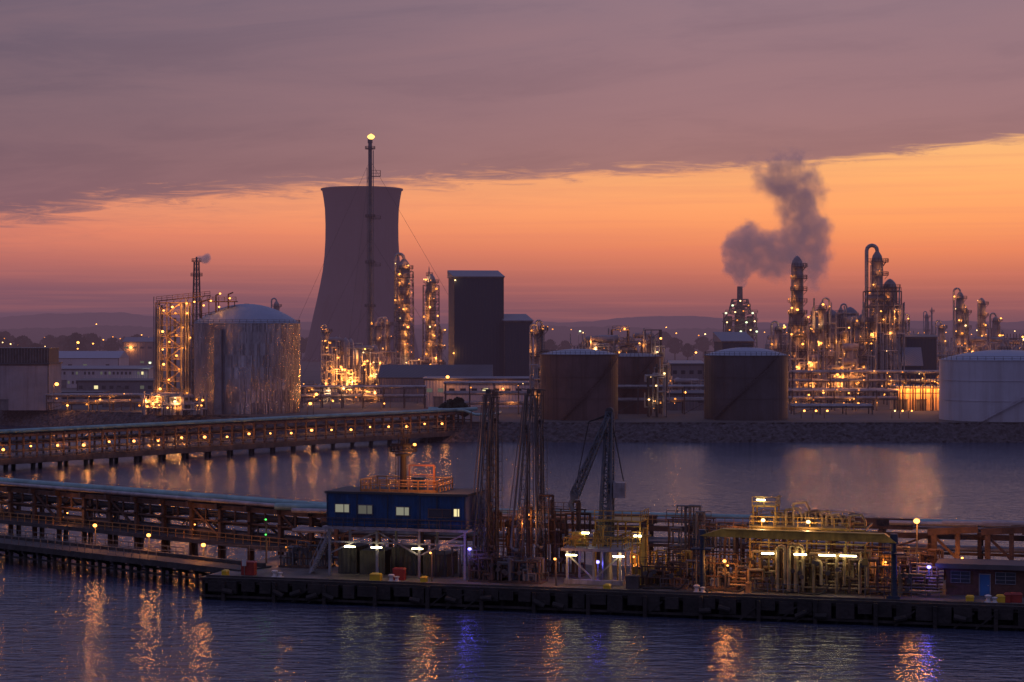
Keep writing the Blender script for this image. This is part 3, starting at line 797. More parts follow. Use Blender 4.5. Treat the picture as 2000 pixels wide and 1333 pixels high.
# ------------------------------------------------------------------ round tanks
brown = mat("rust brown tank plate", (0.105, 0.06, 0.06, 1), .5, .1, .3, .12, .7, corr=('cyl', 60, .12))
grey = mat("dark mauve tank plate", (0.072, 0.058, 0.068, 1), .5, .1, .3, .12, .6, corr=('cyl', 60, .1))
whit = mat("white tank plate", (0.44, 0.44, 0.51, 1), .5, 0, .08, .12, .3)
tank(1131, 152, 566, 693, 682, "rust streaked brown round storage tank", brown, roofl, 2)
tank(1236, 118, 612, 697, 690, "dark round storage tank tucked behind another", brown, towl, 3)
tank(1457, 163, 566, 695, 679, "dark mauve round storage tank with pale roof", grey, roofl, 4)
tank(1962, 250, 556, 704, 684, "broad white round storage tank with shallow dome", whit, roofl, 6)

# ------------------------------------------------------------------ right hand process area
def steamstack():
    d = 1250
    T = Thing("steam_stack", "scaffolded stack with greenish lamps giving off steam", "chimney", (X(1445, d), d, GZ))
    s = MB(); s.tube((0, 0, 0), (0, 0, Z(600, d)-GZ), 3.8, 3.2, 16); s.tube((0, 0, Z(600, d)-GZ), (0, 0, Z(560, d)-GZ), 1.9, 1.7, 16)
    for x in (-7, 6.5): s.tube((x, 0, 0), (x, 0, Z(618, d)-GZ), 2.4, 2.2, 14)
    T.part("stack", s, dark, True)
    l = MB(); l.lattice(M(62, d), M(56, d), 0, Z(612, d)-GZ, 8, .7, .45); l.lattice(M(40, d), M(28, d), Z(612, d)-GZ, Z(585, d)-GZ, 4, .6, .4)
    T.part("scaffold", l, dark)
    p = MB()
    for py_ in (600, 612, 628, 645): 
        z = Z(py_, d)-GZ; w_ = 6 if py_ < 605 else 10
        p.box(0, 2, z, w_*2, w_*2, .4); p.rail([(-w_, -w_, z), (w_, -w_, z)], 1.8, .3, 3)
    T.part("platform", p, dark)
    for i, (px_, py_) in enumerate(((1431, 597), (1446, 588), (1462, 597), (1418, 612), (1436, 610), (1452, 608), (1470, 612), (1420, 630), (1440, 626), (1458, 630), (1474, 628), (1425, 645), (1447, 648), (1466, 645), (1412, 655), (1478, 648))):
        T.lamp((X(px_, d-12)-X(1445, d), -12, Z(py_, d-12)-GZ), .5 if i % 3 else .75, (GREEN, WARM, DIM)[i % 3], pw=400)
steamstack()
column(1557, 720, 500, 22, "tall narrow distillation column with ringed platforms", 21, 11, lr=.42, goose=False, swell=1.1, lamps='few')
column(1713, 760, 490, 30, "massive stepped distillation tower with looping overhead pipe", 22, 10, lr=.42, goose=True, swell=.75, lamps='few')
column(1738, 765, 545, 27, "shorter column joined to the big distillation tower", 23, 8, lr=.42, goose=False, lamps='few')
column(1606, 740, 590, 16, "clad column with domed head", 24, 5, lr=.42, goose='r')
column(1572, 735, 615, 14, "short slender process column", 25, 4, lr=.42)
column(1545, 738, 600, 9, "short slender process column", 37, 5, lr=.4, goose=False)
column(1520, 800, 635, 16, "short lit process column", 26, 4, lr=.5)
column(1875, 980, 570, 16, "slender distillation column with lit platforms", 27, 7, lr=.55, goose=True)
column(1886, 985, 600, 12, "thin process column beside a taller one", 28, 5, lr=.5)
column(1917, 985, 582, 16, "slender distillation column with lit platforms", 29, 7, lr=.5, goose=False)
column(1945, 1000, 618, 14, "short process column with lamps", 30, 4, lr=.55)
column(1838, 900, 632, 12, "short slender process column", 31, 4, lr=.5)
column(1810, 1500, 612, 7, "distant thin column in haze", 32, 4, lamps=False)
column(1820, 1500, 600, 3, "distant thin vent in haze", 33, 3, lamps=False, goose=False)
column(540, 1200, 588, 12, "distant twin vessel above the dome", 34, 3, lamps=False)
column(1048, 620, 640, 10, "pale vertical vessel beside the dark block", 35, 4, lr=.3)
column(1058, 622, 632, 8, "pale vertical vessel beside the dark block", 36, 4, lr=.3)
column(1642, 790, 600, 12, "plain dark column standing between the silos", 38, 5, lamps='few', goose='r')
column(1674, 735, 625, 12, "short dark column with overhead pipe", 39, 4, lamps='few')
column(1764, 800, 620, 12, "short dark column beside the big tower", 40, 4, lamps='few', goose='r')
column(1590, 728, 640, 11, "short dark column at the silo frame", 55, 4, lamps='few')
def silo(px, d, top, wpx):
    T = Thing("silo", "pale silo with domed cap among the columns", "silo", (X(px, d), d, GZ), 0, "silos among the columns"); R = M(wpx, d)/2; H = Z(top, d)-GZ
    T.part("wall", MB().revolve([(R, 6), (R, H*.9)], 0, 0, 28), mat("grey silo sheeting", (0.20, 0.19, 0.23, 1), .5, .2, .15, .3, .3), True)
    T.part("roof", MB().revolve([(R*1.02, H*.9+.02), (R*.8, H*.95), (R*.4, H*.985), (R*.1, H)], 0, 0, 28), towl, True)
    T.part("hopper", MB().revolve([(.5, 2), (R, 5.98)], 0, 0, 28), dark, True)
    l = MB()
    for k in range(6): l.beam((R*math.cos(k), R*math.sin(k), 0), (R*math.cos(k), R*math.sin(k), 7), .4)
    l.ringrail(0, 0, H*.9, R, 1.2, .14, 16); T.part("leg", l, dark)
silo(1600, 770, 602, 32); silo(1624, 775, 605, 32); silo(1660, 775, 600, 34); silo(1686, 778, 612, 28)
unit(1588, 1700, 745, 588, "tall open steel frame around silos", 41, 7, 10, 20, 3, lr=.36, pipes=18)
unit(1690, 1756, 745, 570, "steel frame beside the big distillation tower", 42, 7, 9, 14, 3, lr=.36, pipes=16)
unit(1545, 1600, 720, 655, "pipework at the foot of the narrow column", 43, 4, 9, 18, 5, lr=.38)
unit(1600, 1700, 715, 668, "dense pipework at the foot of the silos", 44, 4, 9, 26, 6, lr=.38, pipes=18)
unit(1540, 1700, 800, 632, "dark crowded process block behind the silos", 56, 6, 12, 14, 9, lr=.4, pipes=30)
unit(1745, 1840, 840, 648, "dark crowded process block behind the shed", 57, 5, 12, 12, 6, lr=.42, pipes=20)
unit(1845, 2010, 1060, 642, "distant crowded process block", 58, 5, 14, 20, 8, lr=.5, pipes=24)
unit(1500, 1560, 900, 650, "distant process frame beside narrow column", 59, 4, 10, 8, 4, lr=.45, pipes=12)
unit(1120, 1200, 720, 652, "process unit rising behind the brown tanks", 45, 5, 10, 14, 4, lr=.42)
unit(1195, 1290, 730, 645, "process unit with overhead pipes and lamps", 46, 5, 10, 22, 5, lr=.42)
unit(1500, 1545, 850, 655, "small lit process frame", 47, 4, 9, 9, 2, lr=.45)
unit(1835, 1960, 930, 655, "low process frame beneath slender columns", 48, 4, 10, 28, 6, lr=.48)
unit(1960, 2030, 960, 672, "low pipework near the white tank", 49, 3, 10, 8, 2, lr=.45)
unit(1280, 1380, 660, 735, "pipe rack between the round tanks", 50, 3, 8, 6, 2, lr=.34, pf=.15)
unit(1700, 1770, 820, 690, "pipework behind the dark shed", 52, 4, 9, 8, 2, lr=.4)
unit(1042, 1062, 600, 700, "narrow pipe tower by the brown tank", 53, 5, 5, 3, 0, lr=.28)
unit(1266, 1300, 590, 700, "stair frame beside the dark tank", 54, 6, 5, 5, 0, lr=.3, lm=WARM, pipes=3, pf=.06)

def pipe_rack(px0, px1, d, tiers, label, seed, lamps, lr=.36, depth=6, step=6.0, pf=None):
    r = random.Random(seed); x0, x1 = X(px0, d), X(px1, d); W = x1-x0
    T = Thing("pipe_rack", label, "pipe rack", (x0, d, GZ), pf=pf); fr = MB(); n = int(W/step)
    top = max(tiers)+.5
    for k in range(n+1):
        x = W*k/n
        for y in (-depth/2, depth/2): fr.beam((x, y, 0), (x, y, top), .35)
        for z in tiers: fr.beam((x, -depth/2, z), (x, depth/2, z), .3)
        if k % 3 == 0 and k < n: fr.beam((x, -depth/2, .2), (x+W/n, -depth/2, tiers[0]), .18)
    for z in tiers: fr.beam((0, -depth/2, z), (W, -depth/2, z), .28)
    T.part("steel_frame", fr, dark)
    p = MB()
    for z in tiers:
        for k in range(5):
            y = -depth/2+.6+k*(depth-1.2)/4; rr_ = r.choice((.15, .22, .3, .4)); p.tube((-.5, y, z+.2+rr_), (W+.5, y, z+.2+rr_), rr_, rr_, 8)
    T.part("pipe", p, pipem, True)
    for k in range(lamps): T.lamp((r.uniform(0, W), -depth/2-.5, r.choice(tiers)+r.uniform(-1.2, .8)), lr*.9*rsize(r), pick(r), pw=(r.uniform(500, 1300) if k % 2 == 0 else 0))
pipe_rack(1545, 1840, 690, [5, 8, 11], "long multi tier pipe rack with lamps", 61, 26, pf=.3)
pipe_rack(1548, 1700, 610, [2.2], "low pipe run along the embankment with bright lamps", 62, 0)
pipe_rack(1545, 1750, 640, [3.5, 6], "two tier pipe rack near the shore", 63, 14, pf=.2)
pipe_rack(870, 1060, 612, [3, 6, 9], "pipe rack leading from the jetty to the tanks", 64, 6, .32)
pipe_rack(588, 830, 660, [3.5, 6.5], "pipe rack crossing the yard behind the silver tank", 65, 10, .34)
pipe_rack(95, 300, 640, [2.5, 4.5], "low pipe rack along the shore road", 66, 9, .34)
pipe_rack(1200, 1380, 612, [4, 8], "pipe rack between round tanks", 67, 4, .3, pf=.06)

def street_lamp(px, py, d, rr_=None, m=None, pw=None):
    h = max(2.0, Z(py, d)-GZ); rr_ = (rr_ or .00062*d)*.85
    T = Thing("street_lamp", "sodium street lamp on a thin steel pole in the works yard", "street lamp", (X(px, d), d, GZ), 0, "street lamps around the works")
    T.part("pole", MB().tube((0, 0, 0), (0, 0, h), .12, .08, 6).tube((0, 0, h), (.7, 0, h+.25), .07, .07, 5), dark)
    T.lamp((.9, 0, h+.2), rr_, m or SODIUM, "lamp_head", pw=pw)
SL = [(105, 752, 625, .75), (150, 670, 1500, 1.2), (252, 665, 1500, 1.1), (253, 680, 1300, 1.1), (289, 710, 900, .7, GREEN), (237, 772, 640, .4), (595, 757, 700, .45), (163, 661, 2200, 1.0), (92, 662, 2300, 1.0),
      (103, 664, 2300, .8), (187, 634, 2600, .9), (205, 690, 1400, .7), (130, 695, 1300, .6), (275, 655, 2200, .7),
      (1130, 648, 1200, .75, GREEN), (1332, 768, 620, .5), (1355, 690, 800, .5), (1603, 768, 650, .5), (1270, 770, 600, .3), (1272, 802, 600, .3), (1205, 690, 800, .5), (1565, 817, 580, .4), (1588, 816, 580, .4), (1610, 816, 580, .4),
      (1742, 818, 580, .3, WARM), (1757, 817, 580, .35), (1775, 818, 580, .3), (1796, 741, 760, .55), (1815, 745, 760, .5), (1997, 664, 900, .85, WARM), (1300, 640, 2500, .8), (1225, 655, 2300, .7), (1050, 655, 2300, .7),
      (815, 757, 700, .4), (827, 770, 690, .4), (762, 775, 660, .35), (745, 790, 640, .3), (600, 790, 590, .6), (612, 772, 588, .6), (645, 785, 650, .3), (690, 758, 700, .45), (190, 782, 640, .3), (220, 784, 640, .3)]
for a in SL: street_lamp(*a[:3], a[3], a[4] if len(a) > 4 else None, 60 if (a[0] > 1200 and a[2] < 660) else None)
rs = random.Random(77)
for k in range(60):
    dd_ = rs.uniform(1200, 2600); street_lamp(rs.uniform(0, 310), rs.uniform(655, 705), dd_, rs.uniform(.00028, .00055)*dd_, rs.choice((DIM, SODIUMF, SODIUMF, WARM)), 0)
for k in range(46):
    dd_ = rs.uniform(1500, 3000); street_lamp(rs.uniform(1050, 2000), rs.uniform(643, 670), dd_, rs.uniform(.00025, .0005)*dd_, rs.choice((DIM, SODIUMF, WARM)), 0)

# ------------------------------------------------------------------ steam plumes
def plume(name, label, d, puffs, dens, vox, scl, amp, pos, cap=.85, nz=1.9, lo=.18, hi=1.15):
    mb = MB()
    for px_, py_, r_, wt in puffs: mb.ball((X(px_, d)-pos[0], 0, Z(py_, d)-pos[2]), M(r_, d)*1.8, 14)
    me = mb.mesh(name); o = bpy.data.objects.new(name, me); o.location = pos; link(o)
    md = o.modifiers.new("r", 'REMESH'); md.mode = 'VOXEL'; md.voxel_size = vox
    o["label"] = label; o["category"] = "steam"
    m = bpy.data.materials.new("steam volume "+name); m.use_nodes = True; t = NT(m.node_tree); t.n.clear()
    out = t.new('ShaderNodeOutputMaterial')
    g = t.new('ShaderNodeNewGeometry'); P = g.outputs['Position']
    nn = t.new('ShaderNodeTexNoise'); t.l.new(P, nn.inputs['Vector']); nn.inputs['Scale'].default_value = scl; nn.inputs['Detail'].default_value = 3; nn.inputs['Roughness'].default_value = .6
    n2 = t.noise(P, scl*1.4, 7, .62)
    off = t.vmath('MULTIPLY', t.vmath('SUBTRACT', nn.outputs['Color'], (.5, .5, .5)).outputs[0], (amp, amp, amp))
    PP = t.vmath('ADD', P, off.outputs[0]).outputs[0]
    cur = None
    for px_, py_, r_, wt in puffs:
        Rr = M(r_, d)*1.7
        dn = t.vmath('DISTANCE', PP, (X(px_, d), d, Z(py_, d)))
        q = t.math('DIVIDE', dn.outputs['Value'], Rr); q = t.math('MULTIPLY', q, q)
        q = t.math('MAXIMUM', t.math('SUBTRACT', 1.0, q), 0.0); q = t.math('MULTIPLY', t.math('MULTIPLY', q, q), wt)
        cur = q if cur is None else t.math('ADD', cur, q)
    fld = t.math('ADD', t.math('MINIMUM', cur, cap), t.math('MULTIPLY', t.math('SUBTRACT', n2, 0.5), nz))
    gate = t.maprange(cur, 0.01, 0.4, 0, 1, 'SMOOTHSTEP')
    dn = t.math('MULTIPLY', t.math('MULTIPLY', t.maprange(fld, lo, hi, 0, 1, 'SMOOTHSTEP'), gate), dens)
    v = t.new('ShaderNodeVolumePrincipled'); v.inputs['Color'].default_value = (.62, .54, .62, 1); v.inputs['Anisotropy'].default_value = .3
    t.l.new(dn, v.inputs['Density']); v.inputs['Emission Color'].default_value = (.080, .048, .062, 1)
    t.l.new(dn, v.inputs['Emission Strength'])  # faint glow put into the steam in place of light scattered inside it
    t.l.new(v.outputs[0], out.inputs['Volume'])
    m.cycles.volume_step_rate = 0.14
    me.materials.append(m)
    return o
puffs = [(1446, 558, 6, 2.6), (1446, 548, 10, 2.0), (1446, 532, 17, 1.5), (1443, 512, 25, 1.3), (1444, 486, 30, 1.2), (1460, 464, 28, 1.1), (1480, 480, 30, 1.1), (1480, 508, 28, 1), (1512, 490, 30, .95), (1538, 482, 32, .85), (1565, 484, 34, .75), (1594, 498, 34, .6), (1548, 512, 32, .55), (1592, 528, 32, .38), (1530, 538, 28, .3), (1606, 552, 28, .2), (1570, 556, 28, .22), (1505, 525, 26, .5),
         (1580, 452, 34, .62), (1602, 440, 26, .5), (1556, 428, 34, .58), (1586, 404, 32, .46), (1552, 394, 34, .52), (1528, 370, 36, .48), (1572, 364, 36, .38), (1500, 352, 34, .36), (1540, 337, 36, .30), (1580, 330, 34, .22), (1490, 330, 32, .22), (1535, 308, 34, .16), (1465, 338, 30, .15), (1604, 366, 26, .2), (1565, 285, 34, .12), (1495, 300, 32, .11), (1520, 452, 22, .3)]
d = 1250
plume("steam_plume", "billowing plume of steam drifting up from a stack", d, puffs, .17, 2.6, .08, 14, (X(1446, d), d, Z(558, d)), .8, 2.1)
d = 760
plume("steam_wisp", "small puff of steam beside the lattice vent mast", d, [(390, 505, 5, .9), (397, 508, 7, 1), (404, 507, 8, 1), (405, 500, 6, .9)], .9, .5, .5, 1.4, (X(386, d), d, Z(506, d)), 1.1, 1.0)

# ------------------------------------------------------------------ far trestle jetty approach
A = Vector((-21, 550, 0)); ang = math.atan2(-.79, -.61)
T = Thing("trestle", "long steel pipe trestle on piles with a lamp in each bay", "trestle", A, ang, pf=.32)
L = 205.0; Wd = 7.0
fr = MB(); n = int(L/3.7)
for k in range(-3, n+1):
    x = k*3.7
    for y in (-Wd/2, Wd/2): fr.beam((x, y, 2.4), (x, y, 8.0), .34)
    fr.beam((x, -Wd/2-.4, 7.8), (x, Wd/2+.4, 7.8), .5); fr.beam((x, -Wd/2, 5.6), (x, Wd/2, 5.6), .25)
    if k % 4 == 0: fr.beam((x, Wd/2, 3), (x+3.7, Wd/2, 7.6), .18)
for y in (-Wd/2, Wd/2):
    fr.beam((-11, y, 7.6), (L, y, 7.6), .5); fr.beam((-11, y, 5.7), (L, y, 5.7), .18)
T.part("steel_frame", fr, rust)
dk = MB(); dk.box(L/2-5, 0, 2.5, L+12, Wd+1.6, .6); dk.box(L/2-5, Wd/2+.6, 1.9, L+12, .5, .8)
T.part("deck", dk, dark)
pl = MB()
for k in range(0, n+1, 2):
    x = k*3.7+1
    for y in (-3.4, 3.4): pl.tube((x, y, -4), (x, y, 2.2), .5, .5, 10)
    pl.beam((x, -4, 1.7), (x, 4, 1.7), .8)
T.part("pile", pl, wetcon, True)
pp = MB()
for y, rr_ in ((-2.4, .3), (-1.2, .25), (.2, .4), (1.6, .3)): pp.tube((-14, y, 8.1+rr_), (L, y, 8.1+rr_), rr_, rr_, 8)
T.part("pipe", pp, pipem, True)
T.part("main_pipe", MB().tube((-14, 3.1, 8.6), (L, 3.1, 8.6), .5, .5, 10), pipeg, True, "pale green main pipe on top of the trestle")
rl = MB().rail([(-10, Wd/2+.5, 2.9), (L, Wd/2+.5, 2.9)], 1.1, .09, 1.85)
for y, z, r_ in ((1, 4.2, .22), (2, 4.2, .3), (0, 4.2, .25), (-1.5, 6.2, .25), (0, 6.2, .2)): rl.tube((-10, y, z), (L, y, z), r_, r_, 6)
T.part("railing", rl, steel)
for k in range(22): T.lamp((2+k*7.4, Wd/2+.35, 5.0+.25*math.sin(k*2.1)), (.34, .28, .38, .3, .24)[k % 5], SODIUM, pw=(750, 520, 950, 620, 420)[k % 5], off=(0, 1.6, 0))
for k in range(0, 24, 3): T.lamp((4+k*7.4, -Wd/2+.5, 5.4), .16, DIM, pw=0)

T = Thing("shore_pipes", "bundle of pipes stepping from trestle onto the embankment", "pipes", (X(865, 556), 552, GZ))
p = MB()
for k in range(5): p.path([(-4, k*.9, 3.6+.1*k), (6, k*.9, 3.4), (9, k*.9+1, 2.2), (14, k*.9+4, 2.0), (16, k*.9+22, 2.0)], .3, 8)
T.part("pipe", p, pipeg, True); s = MB()
for x in (-2, 3, 8, 13): s.beam((x, -.5, -3), (x, -.5, 3), .3); s.beam((x, 5, -3), (x, 5, 3), .3); s.beam((x, -1, 2.0), (x, 5.4, 2.0), .3)
T.part("support", s, rust)

# ------------------------------------------------------------------ near trestle
N0 = Vector((-23, 250, 0)); angN = math.atan2(.64, -.77)
T = Thing("trestle", "near rusty pipe trestle with heavy columns joining jetty head", "trestle", N0, angN)
L = 110.0
fr = MB(); r = random.Random(12)
for k in range(-1, 20):
    x = k*5.6
    for y in (-2.5, 3.0):
        fr.beam((x, y, -1), (x, y, 7.6), .5)
    fr.beam((x, -3.4, 7.5), (x, 3.9, 7.5), .5, .7); fr.beam((x, -3, 5.6), (x, 3.6, 5.6), .3)
    if k % 3 == 0: fr.beam((x, 3.0, 3.4), (x+5.6, 3.0, 7.2), .28)
    if k % 2 == 0: fr.beam((x, -2.5, 3.4), (x, 3.0, 7.2), .25)
    fr.beam((x+2.8, 3.0, 5.5), (x+2.8, 3.0, 7.3), .2)
for y in (-2.5, 3.0): fr.beam((-6, y, 7.3), (L, y, 7.3), .4, .6); fr.beam((-6, y, 5.5), (L, y, 5.5), .22)
T.part("steel_frame", fr, rust)
T.part("deck", MB().box(L/2-3, 1.0, 3.0, L+6, 9.5, .5), dark)
pp = MB()
for y, z, r_ in ((-2.2, 8.1, .3), (-1.2, 8.1, .25), (-.2, 8.2, .35), (.9, 8.1, .25), (-1, 6.0, .25), (0.5, 6.0, .3), (1.8, 6.0, .22), (0, 3.8, .3), (1.4, 3.8, .25), (2.4, 3.9, .35), (-2, 4.7, .15), (2.7, 6.7, .12), (2.7, 6.4, .08), (2.5, 5.1, .1)): pp.tube((-6, y, z), (L, y, z), r_, r_, 8)
for k in range(40):
    x = r.uniform(0, 100); z = r.uniform(3.3, 6); pp.path([(x, 2.9, z), (x, 2.9, z+r.uniform(.6, 1.8)), (x+r.uniform(-1.5, 1.5), 2.9, z+.3)], r.uniform(.06, .16), 6)
T.part("pipe", pp, dark, True)
T.part("main_pipe", MB().tube((-6, 2.4, 8.45), (L, 2.4, 8.45), .48, .48, 12), pipeg, True)
T.part("upper_pipe", MB().tube((-6, 3.7, 8.2), (L, 3.7, 8.2), .26, .26, 10), pipem, True)
T.part("railing", MB().rail([(-3, 5.4, 3.25), (L, 5.4, 3.25)], 1.1, .07, 1.6), orange)
for x, y, z in ((20, 4.6, 5), (47, 4.2, 4.9), (66, 4.2, 4.9)): T.lamp((x, y, z), .11, SODIUM, pw=260, off=(0, .6, 0))
T = Thing("access_walkway", "dark access roadway on piles with railings beside the near trestle", "walkway", N0, angN)
dk = MB(); dk.box(L/2-2, 19.0, 2.5, L+10, 4.6, .35); dk.box(L/2-2, 21.4, 2.35, L+10, .25, .7); dk.box(L/2-2, 16.6, 2.35, L+10, .25, .7); dk.box(L/2-2, 17.6, 2.9, L+10, .5, .4)
T.part("deck", dk, concrete)
pl = MB()
for k in range(0, 36):
    x = k*3.0-2
    for y in (17.2, 20.9): pl.tube((x, y, -4), (x, y, 2.2), .26, .26, 8)
    pl.beam((x, 16.6, 1.9), (x, 21.4, 1.9), .4, .5)
    if k % 2: pl.beam((x, 17.2, .2), (x, 20.9, 1.8), .16)
pl.beam((-4, 20.9, 1.0), (L, 20.9, 1.0), .22); pl.beam((-4, 17.2, 1.0), (L, 17.2, 1.0), .22)
T.part("pile", pl, wetcon, True)
T.part("railing", MB().rail([(8, 21.2, 2.7), (L, 21.2, 2.7)], 1.1, .07, 1.5).rail([(8, 16.8, 2.7), (L, 16.8, 2.7)], 1.1, .07, 1.5), steel)
for px_, py_ in ((185, 1027), (290, 1046), (397, 1065)):
    k_ = (px_-1000)/F
    a = (k_*(N0.y-.77*17)-(N0.x-.64*17))/(-.77-.64*k_)
    d = N0.y+.64*a-.77*17
    zz = Z(py_, d)
    TT = Thing("walkway_lamp", "sodium lamp on short post along the access roadway", "lamp post", (X(px_, d), d, 2.7), 0, "lamps along the access roadway")
    TT.part("post", MB().tube((0, .3, 0), (0, .3, zz-2.7), .09, .07, 8).tube((0, .3, zz-2.7), (0, 0, zz-2.7+.12), .06, .06, 6), dark); TT.lamp((0, 0, zz-2.7), .27, SODIUM, "lamp_head", pw=750)

# ------------------------------------------------------------------ jetty head
ca, sa = .963, -.27
J0 = Vector((-34, 224, 0)); JA = math.atan2(sa, ca); DZ = 2.5
def JU(px, v):
    k = (px-1000)/F
    return (k*(224+.963*v)+34-.27*v)/(.963+.27*k)
def JY(u, v): return 224-.27*u+.963*v
def JZ(py, u, v): return Z(py, JY(u, v))
def JW(u, v, z=DZ): return (J0.x+ca*u-sa*v, J0.y+sa*u+ca*v, z)
T = Thing("jetty_platform", "long dark jetty head platform on piles with worn concrete deck", "jetty", J0, JA)
T.part("deck", MB().box(55, 11.5, DZ-.35, 112, 23, .7), deckm)
fc = MB(); r = random.Random(9)
for k in range(56):
    u = r.uniform(-.1, .1)+k*2; h = r.uniform(.9, 1.7); fc.box(u+.9, -.25-r.uniform(0, .25), DZ-.35-h/2, r.uniform(1.3, 1.9), .5, h)
    if k % 3 == 0: fc.box(u+2, -.7, .9+r.uniform(-.2, .2), .4, .4, 2.8)
    if r.random() < .4: fc.tube((u, -.85, r.uniform(.6, 1.4)), (u+1.2, -.85, r.uniform(.6, 1.4)), .3, .3, 8)
    if r.random() < .3: fc.beam((u, -.6, .1), (u+2, -.6, 1.7), .16)
fc.box(55, -.2, DZ-.2, 112, .4, .34); fc.box(55, 1.8, .9, 112, .3, 2.6); fc.box(-.8, 11, 1.0, .4, 22, 2.4); fc.beam((-1, -.5, .45), (111, -.5, .45), .25)
T.part("fender_beam", fc, wetcon)
pl = MB()
for k in range(38):
    for v in (.8, 7, 14, 21): pl.tube((1+k*3, v, -4), (1+k*3, v, DZ-.7), .36, .36, 10)
T.part("pile", pl, wetcon, True)
kb = MB(); kb.box(55, .2, DZ+.1, 111, .25, .2); T.part("kerb", kb, concrete)

# control cabin
v0 = 5.0; u0, u1 = JU(638, v0), JU(912, v0)
zt, zb = JZ(967, 20, v0), JZ(1030, 20, v0); Wc = u1-u0; uc = (u0+u1)/2; dep = 7.0
T = Thing("control_cabin", "raised blue clad jetty control cabin on braced steel legs", "cabin", JW(u0, v0, DZ), JA)
T.part("wall", MB().box(Wc*.335, dep/2, (zt+zb)/2-DZ, Wc*.67, dep, zt-zb).box(Wc*.83, dep/2-.25, (zt+zb)/2-DZ, Wc*.34, dep+.5, zt-zb), bluep)
T.part("roof", MB().box(Wc*.335, dep/2, zt-DZ+.14, Wc*.67+.4, dep+.4, .25).box(Wc*.84+.1, dep/2-.25, zt-DZ+.15, Wc*.34, dep+1.0, .27), mat("dark flat roof", (0.05, .05, .055, 1), .8, haze=False))
tm_ = MB(); zmid = (zt+zb)/2-DZ
for fx in (.005, .22, .44, .655): tm_.box(Wc*fx, -.04, zmid, .14, .1, zt-zb)
for fx in (.68, .8, .995): tm_.box(Wc*fx, -.54, zmid, .14, .1, zt-zb)
tm_.box(Wc*.33, -.03, zb-DZ+.7, Wc*.64, .06, .12); tm_.box(Wc*.83, -.53, zb-DZ+.9, Wc*.33, .06, .16)
T.part("trim", tm_, blues)
def cu(px): return (JU(px, v0)-u0)
def cz(py): return JZ(py, 20, v0)-DZ
for pa, pb, ya, yb, mm, off in ((655, 683, 987, 1004, WINL, 0), (700, 728, 988, 1006, WIND, 0), (774, 800, 990, 1007, WINL, 0), (840, 884, 992, 1008, glassd, -.5), (889, 901, 990, 1006, WINB, -.5)):
    wd = MB(); x0_, x1_ = cu(pa), cu(pb); z0_, z1_ = cz(yb), cz(ya)
    wd.box((x0_+x1_)/2, off-.05, (z0_+z1_)/2, x1_-x0_, .1, z1_-z0_); wo_ = T.part("window", wd, mm)
    f2 = MB(); xm = (x0_+x1_)/2
    for zz in (z0_, z1_): f2.box(xm, off-.1, zz, x1_-x0_+.16, .16, .1)
    for xx in (x0_, x1_, x0_+(x1_-x0_)*.62): f2.box(xx, off-.105, (z0_+z1_)/2, .08, .15, z1_-z0_-.1)
    T.part("frame", f2, steel if mm is not glassd else dark, parent=wo_)
lg = MB()
for x in (.3, Wc*.36, Wc*.66, Wc-.3):
    for y in (0.2, dep-.2): lg.beam((x, y, 0), (x, y, zb-DZ-.1), .26)
lg.box(Wc/2, dep/2, zb-DZ-.2, Wc+.6, dep+1.4, .3)
for a, b_ in ((.3, Wc*.36), (Wc*.66, Wc*.36), (Wc*.66, Wc-.3)): lg.beam((a, .2, cz(1085)), (b_, .2, cz(1040)), .16)
lg.beam((.3, .2, cz(1062)), (Wc-.3, .2, cz(1062)), .18)
T.part("leg", lg, legm)
T.part("balcony_railing", MB().rail([(-.3, -.75, zb-DZ-.05), (Wc+.9, -.75, zb-DZ-.05), (Wc+.9, dep, zb-DZ-.05)], 1.0, .07, 1.2), dark)
en = MB(); r = random.Random(2)
for xa_, xb_, hh_ in ((.6, 2.8, 3.0), (3.2, 6.2, 2.7), (7.0, 10.0, 3.1), (10.8, 13.6, 2.5)):
    en.box((xa_+xb_)/2, 4.2, hh_/2, xb_-xa_, 4.2, hh_); 
    en.box((xa_+xb_)/2, 2.07, 1.15, (xb_-xa_)*.36, .06, 2.1)
    en.box((xa_+xb_)/2+(xb_-xa_)*.33, 2.07, 1.8, (xb_-xa_)*.2, .06, .6)
for k in range(16):
    x = r.uniform(.5, Wc-.5); z = r.uniform(1, 4); en.path([(x, 1.4, .1), (x, 1.4, z), (x+r.uniform(-1.5, 1.5), 1.4, z)], r.uniform(.04, .1), 6)
T.part("ground_store", en, mat("dark grey store cladding", (.045, .042, .045, 1), .6, 0, .5, .6, .5, corr=('lin', 12, .3)))
for px_ in (683, 735, 815):
    x = cu(px_); T.part("fluorescent_lamp", MB().box(x, .0, cz(1071), 1.25, .14, .12), FLUO)
rr0, rr1 = cu(700), cu(850)
T.part("roof_railing", MB().rail([(rr0, .8, zt-DZ+.28), (rr1, .8, zt-DZ+.28), (rr1, dep-.6, zt-DZ+.28), (rr0, dep-.6, zt-DZ+.28), (rr0, .8, zt-DZ+.28)], 1.3, .13, 1.1).box((rr0+rr1)/2, .8, zt-DZ+.4, rr1-rr0, .06, .3).beam((rr0, .8, zt-DZ+1.2), (rr1, .8, zt-DZ+1.2), .12), orange)
T.part("hatch_frame", MB().beam((cu(783), 3, zt-DZ+.3), (cu(783), 3, cz(912)), .14).beam((cu(832), 3, zt-DZ+.3), (cu(832), 3, cz(912)), .22).beam((cu(783), 3, cz(912)), (cu(832), 3, cz(912)), .18).beam((cu(783), 3, cz(930)), (cu(832), 3, cz(930)), .1), mat("dull red primer", (.22, .07, .04, 1), .7))
